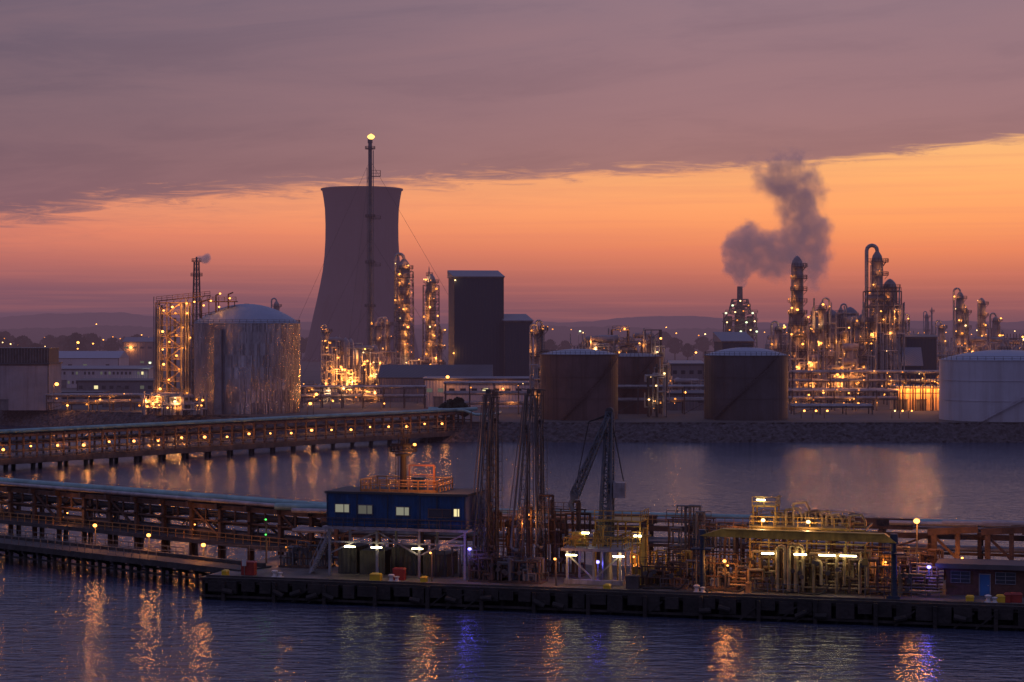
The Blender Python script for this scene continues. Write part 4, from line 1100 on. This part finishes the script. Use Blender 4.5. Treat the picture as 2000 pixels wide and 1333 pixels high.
T.part("roof_cabinet", MB().box(cu(806), 2.2, zt-DZ+.28+.75, 1.2, 1.0, 1.5).box(cu(806), 2.2, zt-DZ+1.83, 1.35, 1.15, .1), bluep)
ms = MB(); mx = cu(771); zr = zt-DZ+.28
ms.tube((mx, 3, zr), (mx, 3, cz(893)), .42, .34, 12); ms.tube((mx, 3, cz(885)), (mx, 3, cz(840)), .15, .09, 8); ms.ladder((mx-.65, 2.7, zr), (mx-.65, 2.7, cz(888)), .35, .06)
ms.ringplate(mx, 3, cz(893), .1, .95, .16, 16); ms.ringplate(mx, 3, cz(886), .1, 1.5, .18, 20); ms.ringrail(mx, 3, cz(886), 1.5, .75, .08, 16)
ms.beam((mx-1.5, 3, cz(872)), (mx+1.5, 3, cz(872)), .18, .28); ms.beam((mx-.8, 3, cz(855)), (mx+.8, 3, cz(855)), .1); ms.tube((mx+.5, 3, cz(885)), (mx+.5, 3, cz(825)), .06, .05, 6); ms.tube((mx-.6, 3, cz(885)), (mx-.6, 3, cz(848)), .06, .05, 6)
ms.box(mx, 3, cz(866), .55, .55, .6)
T.part("radar_mast", ms, mat("dark mast paint", (.035, .025, .028, 1), .7))
T.lamp((cu(795), 2.7, cz(871)), .2, SODIUM, pw=2200, off=(2.2, -2.6, -1.2))
st = MB(); xs0, xs1 = cu(598), cu(636)
for o in (0, 1.1):
    st.beam((xs0, 1+o, 0), (xs1, 1+o, cz(1045)), .1, .25); st.beam((xs0, 1+o, 1.0), (xs1, 1+o, cz(1045)+1.0), .07)
for k in range(16):
    f = (k+.5)/16; st.box(xs0+(xs1-xs0)*f, 1.55, cz(1045)*f, .3, 1.1, .05); 
    if k % 3 == 0: st.beam((xs0+(xs1-xs0)*f, 1, cz(1045)*f), (xs0+(xs1-xs0)*f, 1, cz(1045)*f+1), .06)
T.part("staircase", st, legm)

def blue_beacon(px, py, v):
    u = JU(px, v); h = JZ(py, u, v)-DZ
    T = Thing("blue_light_post", "short post carrying a blue light on the jetty", "light post", JW(u, v), JA, "blue lights on the jetty")
    T.part("post", MB().tube((0, 0, 0), (0, 0, h), .1, .08, 8).box(0, 0, .1, .4, .4, .2), steel)
    T.lamp((0, -.15, h), .23, BLUE, "lamp_head", pw=240)
blue_beacon(918, 1073, 4.0); blue_beacon(1815, 1108, 6); blue_beacon(1168, 1098, 9)
u = JU(520, 14); h = JZ(1015, u, 14)-DZ
T = Thing("signal_post", "post with small green signal light", "signal post", JW(u, 14), JA); T.part("post", MB().tube((0, 0, 0), (0, 0, h), .12, .1, 8), dark); T.lamp((0, -.2, h), .13, GRNL, "lamp_head", pw=0); T.lamp((0, -.2, h-1.8), .12, GRNL, "lamp_head", pw=12)

# cargo loading towers: slender folded arms
def loader(px, v, top, lean, riser_top, mcol, label):
    u = JU(px, v); H = JZ(top, u, v)-DZ; RT = JZ(riser_top, u, v)-DZ; ln = M(lean, JY(u, v))
    T = Thing("cargo_loading_tower", label, "marine loading tower", JW(u, v), JA, "marine loading towers on the jetty")
    b = MB(); b.tube((0, 0, 0), (0, 0, RT), .17, .13, 10); b.box(0, 0, .2, 1.6, 1.6, .4)
    for z in (1.5, RT*.33, RT*.5, RT*.7, RT-.6): b.tube((0, 0, z), (0, 0, z+.18), .28, .28, 10)
    b.path([(0, 0, .9), (-1.4, .4, .9), (-1.4, 3.4, .9)], .26, 10); b.ladder((.45, .2, 0), (.45, .2, RT*.9), .4, .05)
    T.part("riser", b, mcol, True)
    a = MB(); P0 = Vector((-ln*.8, -.55, 1.2)); P1 = Vector((ln*.35, -.55, H))
    a.latbeam(P0, P1, .85, .4, 18, .09, .055)
    T.part("inboard_lattice", a, dpipe)
    o = MB(); Q = Vector((-ln*.9-.5, -1.1, H*.22)); P1b = P1+Vector((-.35, -.45, -.4)); o.tube(P1b, Q, .13, .13, 10); o.tube(P1b+Vector((-.3, 0, -1)), Q+Vector((-.35, 0, 2)), .05, .05, 6); o.path([Q, Q+Vector((0, -.2, -1.0)), Q+Vector((.5, -.2, -1.4))], .16, 10); o.tube(Q+Vector((.5, -.2, -1.4)), Q+Vector((.85, -.2, -1.4)), .3, .3, 12)
    T.part("outboard_pipe", o, dpipe, True)
    s = MB()
    s.tube((P1.x, -.9, H), (P1.x, -.3, H), .25, .25, 14); s.beam((-.8+P1.x, -.7, H+.25), (.75+P1.x, -.7, H+.1), .12); s.beam((-.6+P1.x, -.7, H-.5), (.6+P1.x, -.7, H-.5), .08)
    s.tube((0, -.2, RT), (0, .2, RT), .3, .3, 14); s.beam((0, 0, RT-.3), (P1.x, -.5, RT-.1), .1)
    for f in (.3, .55, .75): s.beam((0, 0, RT*f), (P0.lerp(P1, RT*f/H).x, -.5, RT*f), .08)
    T.part("sheave", s, dark, True)
    c = MB(); c.box(P0.x-.2, -.55, 2.6, 1.0, .8, 1.3); c.beam((P0.x-.2, -.55, 3), P0.lerp(P1, .2), .2)
    T.part("counterweight", c, dark)
    cb = MB(); cb.tube((P1.x+.5, -.7, H), (.3, -.2, RT), .04, .04, 5); cb.tube((.3, -.3, RT), (.35, -.3, 3), .04, .04, 5)
    T.part("cable", cb, black)
loader(952, 8, 764, 14, 830, rust, "tall folded marine loading tower of rusty and grey pipes")
loader(969, 11, 768, 3, 822, dpipe, "tall folded marine loading tower with slim riser")
loader(1030, 8, 764, 20, 835, rust, "tall folded marine loading tower leaning slightly")
loader(1057, 11.5, 764, -5, 824, steel, "tall marine loading tower with pale upright riser")

def pump_skid(px, v, hp, seed, label, lamps=0, wd=5, mcol=None):
    u = JU(px, v); H = JZ(hp, u, v)-DZ; r = random.Random(seed)
    T = Thing("pump_skid", label, "pump skid", JW(u, v), JA)
    f = MB(); f.box(0, 0, .12, wd, 3, .24)
    for x in (-wd/2+.2, 0, wd/2-.2):
        for y in (-1.3, 1.3): f.beam((x, y, .2), (x, y, H*.8), .14)
    for z in (H*.4, H*.8): f.beam((-wd/2, -1.3, z), (wd/2, -1.3, z), .14); f.beam((-wd/2, 1.3, z), (wd/2, 1.3, z), .14)
    f.rail([(-wd/2, -1.4, H*.8), (wd/2, -1.4, H*.8)], 1.0, .06, 1)
    T.part("frame", f, rust)
    p = MB()
    for k in range(26):
        x = r.uniform(-wd/2, wd/2); y = r.uniform(-1.6, 1.2); z = r.uniform(.8, H); x2 = x+r.uniform(-1.5, 1.5); p.path([(x, y, .3), (x, y, z), (x2, y, z), (x2, y, max(.4, z-r.uniform(.5, 2.5)))], r.uniform(.05, .18), 8)
    for k in range(3): p.tube((r.uniform(-wd/2, wd/2), 0, .3), (r.uniform(-wd/2, wd/2), 0, .3), .1, .1, 6)
    T.part("pipe", p, mcol or steel, True)
    vv = MB()
    for k in range(4):
        x = r.uniform(-wd/2, wd/2); z = r.uniform(1, 2.2); vv.tube((x, -1.9, z), (x, -1.82, z), .25, .25, 12); vv.tube((x, -1.9, z), (x, -1.3, z), .05, .05, 6); vv.ball((x, -1.2, z), .22, 8)
    T.part("valve", vv, dark, True)
    for k in range(lamps): T.lamp((r.uniform(-wd/2, wd/2), -1.7, H*.75), .12, SODIUM, pw=260)
pump_skid(990, 12, 985, 1, "rusty pipe and valve skid between loading towers", 1, 5, rust)
pump_skid(1090, 12, 965, 2, "tall rusty pump skid behind the loading towers", 1, 6, rust)
pump_skid(1020, 5, 1085, 3, "low valve skid at the foot of the loading towers", 0, 5)
pump_skid(1290, 10, 1070, 4, "pipe skid beside the yellow platform", 1, 6, yellow)
pump_skid(1420, 12, 1000, 5, "pipework frame behind the gangway", 1, 6)
pump_skid(955, 5, 1080, 6, "low pipe skid with valves", 0, 4, rust)
pump_skid(1350, 13, 985, 7, "tall pipework frame with railing", 0, 5)
pump_skid(600, 12, 1060, 8, "rusty valve frame near the stair", 0, 6)
pump_skid(1730, 8, 1075, 9, "pipe frame beside the manifold", 1, 6, rust)
pump_skid(1785, 12, 1060, 10, "rusty pipe frame near the brick hut", 0, 5, rust)
pump_skid(1400, 6, 1085, 11, "low dark pump skid under the gangway", 1, 5)
pump_skid(1300, 5, 1095, 12, "low dark valve skid beside crane platform", 0, 5, rust)

# crane platform with hose crane
vP = 4.5; uA, uB = JU(1102, vP), JU(1216, vP); zP = JZ(1072, uA, vP)-DZ; Wp = uB-uA
T = Thing("crane_platform", "pale braced steel platform with yellow railings and lamps", "platform", JW(uA, vP), JA)
lg = MB(); dP = 6
for x in (.3, Wp/2, Wp-.3):
    for y in (.2, dP-.2): lg.beam((x, y, 0), (x, y, zP-.1), .24)
lg.box(Wp/2, dP/2, zP-.05, Wp+.6, dP+.8, .3)
lg.beam((.3, .2, zP-.6), (Wp/2, .2, .6), .16); lg.beam((Wp-.3, .2, zP-.6), (Wp/2, .2, .6), .16); lg.box(Wp/2, .2, .3, Wp, .5, .5)
T.part("leg", lg, legm)
T.part("railing", MB().rail([(0, -.2, zP+.1), (Wp, -.2, zP+.1), (Wp, dP, zP+.1), (0, dP, zP+.1), (0, -.2, zP+.1)], 1.1, .08, 1.1), yellow)
up = MB(); z2 = JZ(1022, uB, vP)-DZ; up.box(Wp*.85, dP/2+1, z2, 5.2, 4.2, .16); up.rail([(Wp*.85-2.6, dP/2-1.1, z2), (Wp*.85+2.6, dP/2-1.1, z2), (Wp*.85+2.6, dP/2+3, z2)], 1.1, .08, .9)
for x in (-2.5, 0, 2.5):
    for y in (-1, 3): up.beam((Wp*.85+x, dP/2+y, 0), (Wp*.85+x, dP/2+y, z2), .16)
for k in range(5): up.beam((Wp*.85-2.5, dP/2-1, zP+k*.6), (Wp*.85+2.5, dP/2-1, zP+k*.6), .07)
T.part("upper_platform", up, yellow)
for px_, py_ in ((1116, 1081), (1208, 1081)): T.part("fluorescent_lamp", MB().box(JU(px_, vP-.3)-uA, -.3, JZ(py_, uA, vP)-DZ-.15, 1.2, .14, .13), FLUO)
for px_, py_ in ((1145, 1040), (1247, 1043)): T.part("fluorescent_lamp", MB().box(JU(px_, vP+2)-uA, 1.6, JZ(py_, uA, vP+2)-DZ, .8, .14, .16), FLUO)
eq = MB(); r = random.Random(4)
for k in range(26):
    x = r.uniform(.2, Wp+3); z = r.uniform(zP+.4, zP+2.4) ; eq.path([(x, 1.2, .3 if x > Wp else zP+.2), (x, 1.2, z), (x+r.uniform(-1, 1), 1.2, z)], r.uniform(.06, .14), 6)
eq.box(1.2, 2.4, zP+.9, 1.4, 1.2, 1.5); eq.box(Wp+2, 2.4, 1.0, 2.4, 2, 2)
T.part("equipment", eq, yellow)
vC = 8; uC = JU(1186, vC)
T = Thing("hose_crane", "tall blue grey lattice hose crane with luffing boom and counterweight", "crane", JW(uC, vC), JA)
def cr(px, py): return Vector((JU(px, vC)-uC, 0, JZ(py, uC, vC)-DZ))
m_ = MB(); m_.tube((0, 0, 0), cr(1186, 1060), .6, .5, 14); a = cr(1183, 1060); b_ = cr(1191, 805)
m_.latbeam(a, b_, 1.45, .7, 17, .19, .1)
m_.tube(a+Vector((.2, .1, 0)), b_+Vector((.1, .1, 0)), .24, .18, 8); m_.ladder(a+Vector((-.2, -.8, 0)), b_+Vector((-.1, -.5, -1)), .4, .05)
T.part("mast", m_, cranem)
bm = MB(); p0 = cr(1190, 815)+Vector((0, -.8, 0)); p1 = cr(1126, 968)+Vector((0, -.8, 0))
bm.latbeam(p0, p1, .45, .9, 14, .14, .08); bm.tube(p0, p1, .16, .16, 8)
bm.path([p1, cr(1117, 985)+Vector((0, -.8, 0)), cr(1121, 1000)+Vector((0, -.8, 0))], .25, 8); bm.box(p1.x, -.8, p1.z, .9, .6, .9)
T.part("boom", bm, cranem)
cw = MB(); c_ = cr(1211, 957); cw.box(c_.x, -.2, c_.z, 1.3, 1.2, 1.7, .1); cw.beam(cr(1190, 985), cr(1211, 945), .45); cw.beam(cr(1186, 1000), cr(1200, 940), .35)
T.part("counterweight", cw, legm)
cb = MB(); cb.tube(cr(1192, 806), cr(1218, 940), .06, .06, 5); cb.tube(cr(1190, 808), cr(1150, 825), .05, .05, 5); cb.tube(cr(1150, 825), cr(1122, 965), .05, .05, 5); cb.beam(cr(1190, 812), cr(1152, 824), .14)
T.part("cable", cb, black); T.part("sheave", MB().tube(cr(1191, 804)+Vector((0, -.3, 0)), cr(1191, 804)+Vector((0, .3, 0)), .45, .45, 16), dark, True)

# lit manifold structure
vM = 5.0; uM0 = JU(1465, vM); zM = lambda py: JZ(py, uM0+6, vM)-DZ
T = Thing("manifold_platform", "yellow lit pipe manifold with walkways, valves and railings", "pipe manifold", JW(uM0, vM), JA)
mu = lambda px: JU(px, vM)-uM0
Wm = mu(1690); fr = MB(); r = random.Random(31); ztop = zM(1034)
for k in range(7):
    x = Wm*k/6
    for y in (0, 4, 8): fr.beam((x, y, 0), (x, y, ztop if k < 6 else zM(1060)), .17)
for z in (zM(1090), zM(1062), ztop):
    for y in (0, 4, 8): fr.beam((0, y, z), (Wm, y, z), .15)
    for k in range(7): fr.beam((Wm*k/6, 0, z), (Wm*k/6, 8, z), .14)
fr.box(Wm*.42, 4, ztop+.12, Wm*.84, 8.4, .12)
x0_, x1_ = Wm, mu(1790)
for k in range(4):
    x = x0_+(x1_-x0_)*k/3
    for y in (1, 5): fr.beam((x, y, 0), (x, y, zM(1085)), .15)
for y in (1, 5): fr.beam((x0_, y, zM(1085)), (x1_, y, zM(1085)), .14); fr.beam((x0_, y, zM(1120)), (x1_, y, zM(1120)), .12)
T.part("frame", fr, mat("stained yellow steel", (.26, .17, .05, 1), .6, 0, .5, .8, .6))
rl = MB(); rl.rail([(0, -.1, ztop+.2), (Wm*.84, -.1, ztop+.2), (Wm*.84, 8, ztop+.2), (0, 8, ztop+.2), (0, -.1, ztop+.2)], 1.0, .065, 1.2)
xa_, xb_ = mu(1465), mu(1512); zz = zM(994); rl.box((xa_+xb_)/2, 3, zz, xb_-xa_, 3, .14); rl.rail([(xa_, 1.5, zz), (xb_, 1.5, zz), (xb_, 4.5, zz)], 1.0, .07, .9)
for x in (xa_+.1, xb_-.1):
    for y in (1.6, 4.4): rl.beam((x, y, ztop), (x, y, zz), .14)
rl.rail([(x0_, .9, zM(1085)), (x1_, .9, zM(1085))], 1.0, .06, 1.2)
T.part("railing", rl, yellow)
pym = mat("yellowish lagged pipe", (.34, .25, .14, 1), .5, .2, .5, .8, .6, haze=False)
p = MB(); pd = MB()
for k in range(120):
    x = r.uniform(0, Wm+6); y = r.uniform(-1.4, 3.5); z = r.uniform(.8, zM(1068)); x2 = x+r.uniform(-3, 3)
    (p if k % 2 else pd).path([(x, y, .2), (x, y, z), (x2, y, z), (x2, y+.2, max(.3, z-r.uniform(.4, 2.6)))], r.uniform(.05, .17), 8)
for k in range(8): (pd if k % 2 else p).tube((-2, -.8+k*.5, .6+.28*k), (Wm+8, -.8+k*.5, .6+.28*k), .12, .12, 8)
for px_, tp, rr_ in ((1530, 1066, .22), (1552, 1062, .24), (1565, 1064, .2), (1645, 1078, .18), (1600, 1092, .18), (1690, 1088, .18)):
    x = mu(px_); zt2 = zM(tp)
    pts = [(x-.4, -1.5, .2), (x-.4, -1.5, zt2-.4)]+[(x-.4*math.cos(q*math.pi/4), -1.5, zt2-.4+.4*math.sin(q*math.pi/4)) for q in range(1, 4)]+[(x+.4, -1.5, zt2-.4), (x+.4, -1.5, 1)]
    p.path(pts, rr_, 10)
for px_, tp in ((1545, 988), (1570, 1004), (1590, 1004), (1610, 1010), (1655, 1010), (1530, 1000)):
    x = mu(px_); zt2 = zM(tp); p.path([(x, 2, ztop), (x, 2, zt2), (x+1.3, 2, zt2+.2), (x+1.7, 2, zt2-.5), (x+1.7, 2, ztop+.3)], .13, 8)
for k in range(40):
    x = r.uniform(0, Wm*.85); z = ztop+r.uniform(.4, 1.4); (p if k % 2 else pd).path([(x, 3, ztop), (x, 3, z), (x+r.uniform(-2, 2), 3, z)], r.uniform(.06, .16), 6)
T.part("pipe", p, pym, True); T.part("dark_pipe", pd, rust, True)
vv = MB()
for k in range(22):
    x = r.uniform(0, Wm+5); z = r.uniform(.8, 3.8); y = -1.9; vv.tube((x, y, z), (x, y+.07, z), .24, .24, 14); vv.tube((x, y, z), (x, y+.8, z), .05, .05, 6); vv.ball((x, y+.9, z), .22, 8)
T.part("valve", vv, dark, True)
for px_, w_ in ((1505, 1.3), (1568, 1.3), (1620, 1.7), (1661, 1.7)): T.part("fluorescent_lamp", MB().box(mu(px_), -2.0, zM(1080), w_, .14, .13), FLUO)
for px_, py_ in ((1492, 1018), (1580, 1019)): T.lamp((mu(px_), -.5, zM(py_)), .24, WARM, pw=450)
T.part("fluorescent_lamp", MB().box(mu(1483), 1.2, zM(981), .9, .14, .14), FLUO)
tkk = MB(); tkk.tube((mu(1700), 2, 0), (mu(1700), 2, zM(1090)), .7, .7, 16); tkk.tube((mu(1700), 2, zM(1090)), (mu(1700), 2, zM(1083)), .7, .3, 16)
T.part("vessel", tkk, shellm, True)

vG = 2.2; g0, g1 = JU(1368, vG), JU(1752, vG)
T = Thing("gangway", "long yellow ship gangway resting on dark blue pedestals", "gangway", JW(g0, vG), JA)
LG = g1-g0; gz0, gz1 = JZ(1046, g0, vG)-DZ, JZ(1055, g1, vG)-DZ
bm = MB(); bm.quadbox([(0, -.5, gz0), (LG, -.5, gz1-.3), (LG, .5, gz1-.3), (0, .5, gz0)], [(2.4, -.5, gz0+.8), (LG-1.2, -.5, gz1+.62), (LG-1.2, .5, gz1+.62), (2.4, .5, gz0+.8)])
bm.beam((1, -.56, gz0+.03), (LG-.5, -.56, gz1-.2), .1, .15); bm.beam((2.8, -.56, gz0+.74), (LG-1.5, -.56, gz1+.56), .08, .1)
for k in range(14):
    f = (k+1)/15; x = 1.8+(LG-3.6)*f; bm.box(x, -.54, gz0+.38+(gz1-.24-gz0)*f, .08, .06, .7)
T.part("beam", bm, mat("weathered ochre paint", (.60, .36, .05, 1), .6, 0, .3, .7, .5))
ty = MB()
for x, zz in ((.2, gz0), (LG-.3, gz1)):
    ty.tube((x, .1, 0), (x, .1, zz-.3), .32, .28, 14); ty.tube((x, .1, zz-.4), (x, .1, zz+.6), .45, .4, 14); ty.box(x, .1, .15, 1.3, 1.3, .3)
    for k in range(5): ty.tube((x, .1, 1+k*.9), (x, .1, 1.08+k*.9), .4, .4, 14)
    ty.ladder((x-.7, -.3, 0), (x-.7, -.3, zz), .5, .06); ty.box(x, .1, zz-1.4, 2.2, 1.8, .12); ty.rail([(x-1.1, -.8, zz-1.35), (x+1.1, -.8, zz-1.35)], 1.0, .06, .8)
T.part("pedestal", ty, blues, True)

vR = 19.0
T = Thing("pipe_rack", "rusty brown pipe rack running along the back of the jetty", "pipe rack", JW(0, vR), JA)
fr = MB()
for k in range(0, 21):
    x = 8+k*5.4
    for y in (0, 4.4): fr.beam((x, y, -4), (x, y, 5.1), .45)
    fr.beam((x, -.6, 5.2), (x, 5, 5.2), .5); fr.beam((x, -.2, 3.0), (x, 4.8, 3.0), .3)
    if k % 3 == 0: fr.beam((x, 0, 2.9), (x+5.4, 0, 5.0), .22)
fr.beam((6, 0, 4.9), (118, 0, 4.9), .4, .6); fr.beam((6, 0, 3.0), (118, 0, 3.0), .3)
fr.box(JU(1690, vR)+0, .6, 6.1, 10.5, .8, 1.2); fr.box(JU(1240, vR), .6, 5.9, 5, .8, .9)
T.part("steel_frame", fr, rust)
p = MB()
for y, z, r_ in ((.6, 5.85, .3), (1.6, 5.8, .25), (3.6, 5.8, .28), (.8, 3.4, .25), (2, 3.4, .28), (3.2, 3.4, .22)): p.tube((2, y, z), (118, y, z), r_, r_, 8)
T.part("pipe", p, pipem, True); T.part("main_pipe", MB().tube((-1, 2.6, 6.1), (118, 2.6, 6.1), .42, .42, 12), pipeg, True)
T.part("railing", MB().rail([(30, -.5, 5.5), (50, -.5, 5.5)], 1.0, .07, 1.5).rail([(92, -.5, 5.5), (118, -.5, 5.5)], 1.0, .07, 1.8), orange)
for px_ in (1845, 1950, 2030):
    v = 15; u = JU(px_, v)
    T = Thing("portal_frame", "heavy rusty steel portal frame supporting pipes", "portal frame", JW(u, v), JA, "portal frames at the jetty end")
    f = MB(); h = JZ(1040, u, v)-DZ
    f.beam((-1.1, 0, -2), (-1.1, 0, h), .6); f.beam((1.4, 0, -2), (1.4, 0, h), .5); f.beam((-1.8, 0, h), (3.6, 0, h+.4), .7); f.beam((-1.4, 0, h*.45), (3.4, 0, h*.45), .5); f.beam((1.4, 0, h*.5), (-1.0, 0, h*.9), .3); f.beam((3.2, 0, h*.5), (1.4, 0, 0), .35)
    T.part("frame", f, rust); T.part("pipe", MB().tube((-6, .9, h+.8), (7, .9, h+.8), .28, .28, 8), pipem, True)
def jetty_lamp(px, py, v, r_=.26, m=None, pw=None):
    u = JU(px, v); h = JZ(py, u, v)-DZ
    T = Thing("jetty_lamp", "sodium flood lamp on a steel post on the jetty", "lamp post", JW(u, v), JA, "flood lamps on the jetty")
    T.part("post", MB().tube((0, .25, 0), (0, .25, h), .1, .08, 8).beam((0, .25, h), (0, -.05, h), .08), dark); T.lamp((0, -.25, h), r_, m or SODIUM, "lamp_head", pw=pw or 1.6e4*r_*r_)
for a in ((1791, 1018, 10, .34), (1416, 1096, 3, .2), (652, 1096, 15, .12), (985, 1100, 13, .14), (1085, 1092, 2.6, .15), (842, 1080, 2.5, .13), (1245, 1115, 9, .12, WARM), (560, 1070, 15, .14), (1335, 1105, 14, .13), (1880, 1090, 14, .13)): jetty_lamp(*a)

vH = 7; uH = JU(1848, vH); uH2 = JU(2040, vH); hH = JZ(1108, uH+4, vH)-DZ; Wh = uH2-uH
brick = mat("red brown brick", (.13, .06, .045, 1), .85, 0, .3, 2.0, .2, haze=False)
T = Thing("jetty_hut", "low brick jetty hut with overhanging flat roof and blue door", "hut", JW(uH, vH), JA)
T.part("wall", MB().box(Wh/2, 2, hH/2, Wh, 4, hH), brick)
T.part("roof", MB().box(Wh/2-.3, 1.7, hH+.16, Wh+1.4, 5.4, .3).box(Wh/2-.3, -1.02, hH+.1, Wh+1.45, .06, .5), mat("felt roof", (.10, .085, .09, 1), .8, haze=False))
for pa, pb in ((1858, 1895), (1945, 1984)):
    xa_, xb_ = JU(pa, vH)-uH, JU(pb, vH)-uH; wo_ = T.part("window", MB().box((xa_+xb_)/2, -.03, 1.9, xb_-xa_, .06, 1.2), glassd)
    f = MB()
    for z in (1.3, 1.7, 2.1, 2.5): f.box((xa_+xb_)/2, -.08, z, xb_-xa_+.1, .1, .05)
    for x in (xa_, (xa_+xb_)/2, xb_): f.box(x, -.09, 1.9, .06, .1, 1.2)
    T.part("frame", f, legm, parent=wo_)
xd = JU(1924, vH)-uH; do_ = T.part("door", MB().box(xd, -.04, 1.1, 1.0, .08, 2.2), mat("blue door paint", (.03, .12, .30, 1), .4)); T.part("handle", MB().box(xd+.35, -.12, 1.1, .14, .08, .05), white, parent=do_)
T.part("door_frame", MB().box(xd-.56, -.05, 1.1, .1, .12, 2.2).box(xd+.56, -.05, 1.1, .1, .12, 2.2).box(xd, -.05, 2.26, 1.22, .12, .1), legm)

def bollard(px):
    v = 1.2; T = Thing("bollard", "white mooring bollard on a base plate at the jetty edge", "bollard", JW(JU(px, v), v), JA, "mooring bollards along the jetty edge")
    T.part("base_plate", MB().box(0, 0, .06, 1.3, .9, .12), white)
    T.part("post", MB().revolve([(.34, .12), (.22, .25), (.2, .5), (.34, .66), (.36, .78), (.2, .86), (.02, .88)], -.28, 0, 16).revolve([(.3, .12), (.2, .25), (.18, .42), (.3, .54), (.3, .62), (.02, .68)], .36, 0, 16), white, True)
for px in (541, 769, 1366, 1936): bollard(px)
def crate(px, v, w_, h, m, label, name="storage_box", cat="box"):
    T = Thing(name, label, cat, JW(JU(px, v), v), JA)
    T.part("body", MB().box(0, 0, h/2, w_, .8, h).box(-w_*.4, 0, .05, .15, .9, .1).box(w_*.4, 0, .05, .15, .9, .1), m)
    l = MB(); l.quadbox([(-w_/2-.05, -.46, h+.004), (w_/2+.05, -.46, h+.004), (w_/2+.05, .46, h+.004), (-w_/2-.05, .46, h+.004)], [(-w_/2+.1, -.36, h+.16), (w_/2-.1, -.36, h+.16), (w_/2-.1, .36, h+.16), (-w_/2+.1, .36, h+.16)]); T.part("lid", l, m)
ybox = mat("bright yellow plastic", (.60, .40, .02, 1), .5, 0, .12, 1, haze=False)
crate(734, 2.0, 1.2, .65, ybox, "yellow grit box on the jetty deck"); crate(1186, 1.3, .7, .45, ybox, "small yellow box on the jetty edge"); crate(1955, 2.4, .9, .6, ybox, "yellow box beside the hut"); crate(440, 1.6, .6, .5, ybox, "small yellow box at the jetty corner")
crate(1895, 2.6, .8, .4, ybox, "low yellow box beside the hut"); crate(1985, 2.8, 1.2, .8, redp, "red fire hose cabinet by the hut"); crate(1968, 2.5, .6, .8, redp, "red hose box by the hut"); crate(780, 3.2, 1.3, 1.2, redp, "red fire equipment cabinet under the cabin"); crate(828, 2.0, .6, .5, ybox, "small yellow box on deck")
crate(486, 3, 1.6, 1.4, redp, "red skip beside the access walkway"); crate(1236, 3.0, 1.4, 1.3, dark, "dark equipment cabinet on deck"); crate(1395, 6, .7, .9, white, "white instrument cabinet on the jetty deck"); crate(1462, 3.0, .5, 1.0, orange, "orange instrument post box on deck")
def sign(px, py, v, w_, h, m):
    u = JU(px, v); z = JZ(py, u, v)-DZ; T = Thing("safety_sign", "small plain safety notice on a thin post", "sign", JW(u, v), JA, "safety notices on the jetty")
    T.part("post", MB().tube((0, 0, 0), (0, 0, z+h/2), .05, .05, 6), steel); T.part("board", MB().box(0, -.08, z, w_, .05, h), m)
sign(477, 1100, 2.4, .5, .7, white); sign(1690, 1098, 2.4, .6, .7, yellow); sign(1370, 1120, 2.5, .4, .4, ybox)
for pa, pb, v in ((420, 600, 22), (1290, 1345, 3.5), (1700, 1835, 3.2), (1470, 1560, 2.2)):
    a_, b_ = JU(pa, v), JU(pb, v); T = Thing("guard_rail", "steel tube guard rail on the jetty deck", "railing", JW(a_, v), JA, "guard rails on the jetty deck")
    T.part("rail", MB().rail([(0, 0, 0), (b_-a_, 0, 0)], 1.1, .06, 1.4), steel)
for px_, sd in ((1300, 1), (1420, 2), (1575, 3)):
    u = JU(px_, 3); T = Thing("hose", "thick flexible cargo hose lying along the jetty deck", "hose", JW(u, 3), JA, "cargo hoses on the deck")
    pts = [(-2.4+4.8*q/14, -.5*math.sin(q*.55+sd), .14+(1.0*((q-11)/3)**2 if q > 11 else 0)) for q in range(15)]
    T.part("tube", MB().path(pts, .1, 8), black, True)
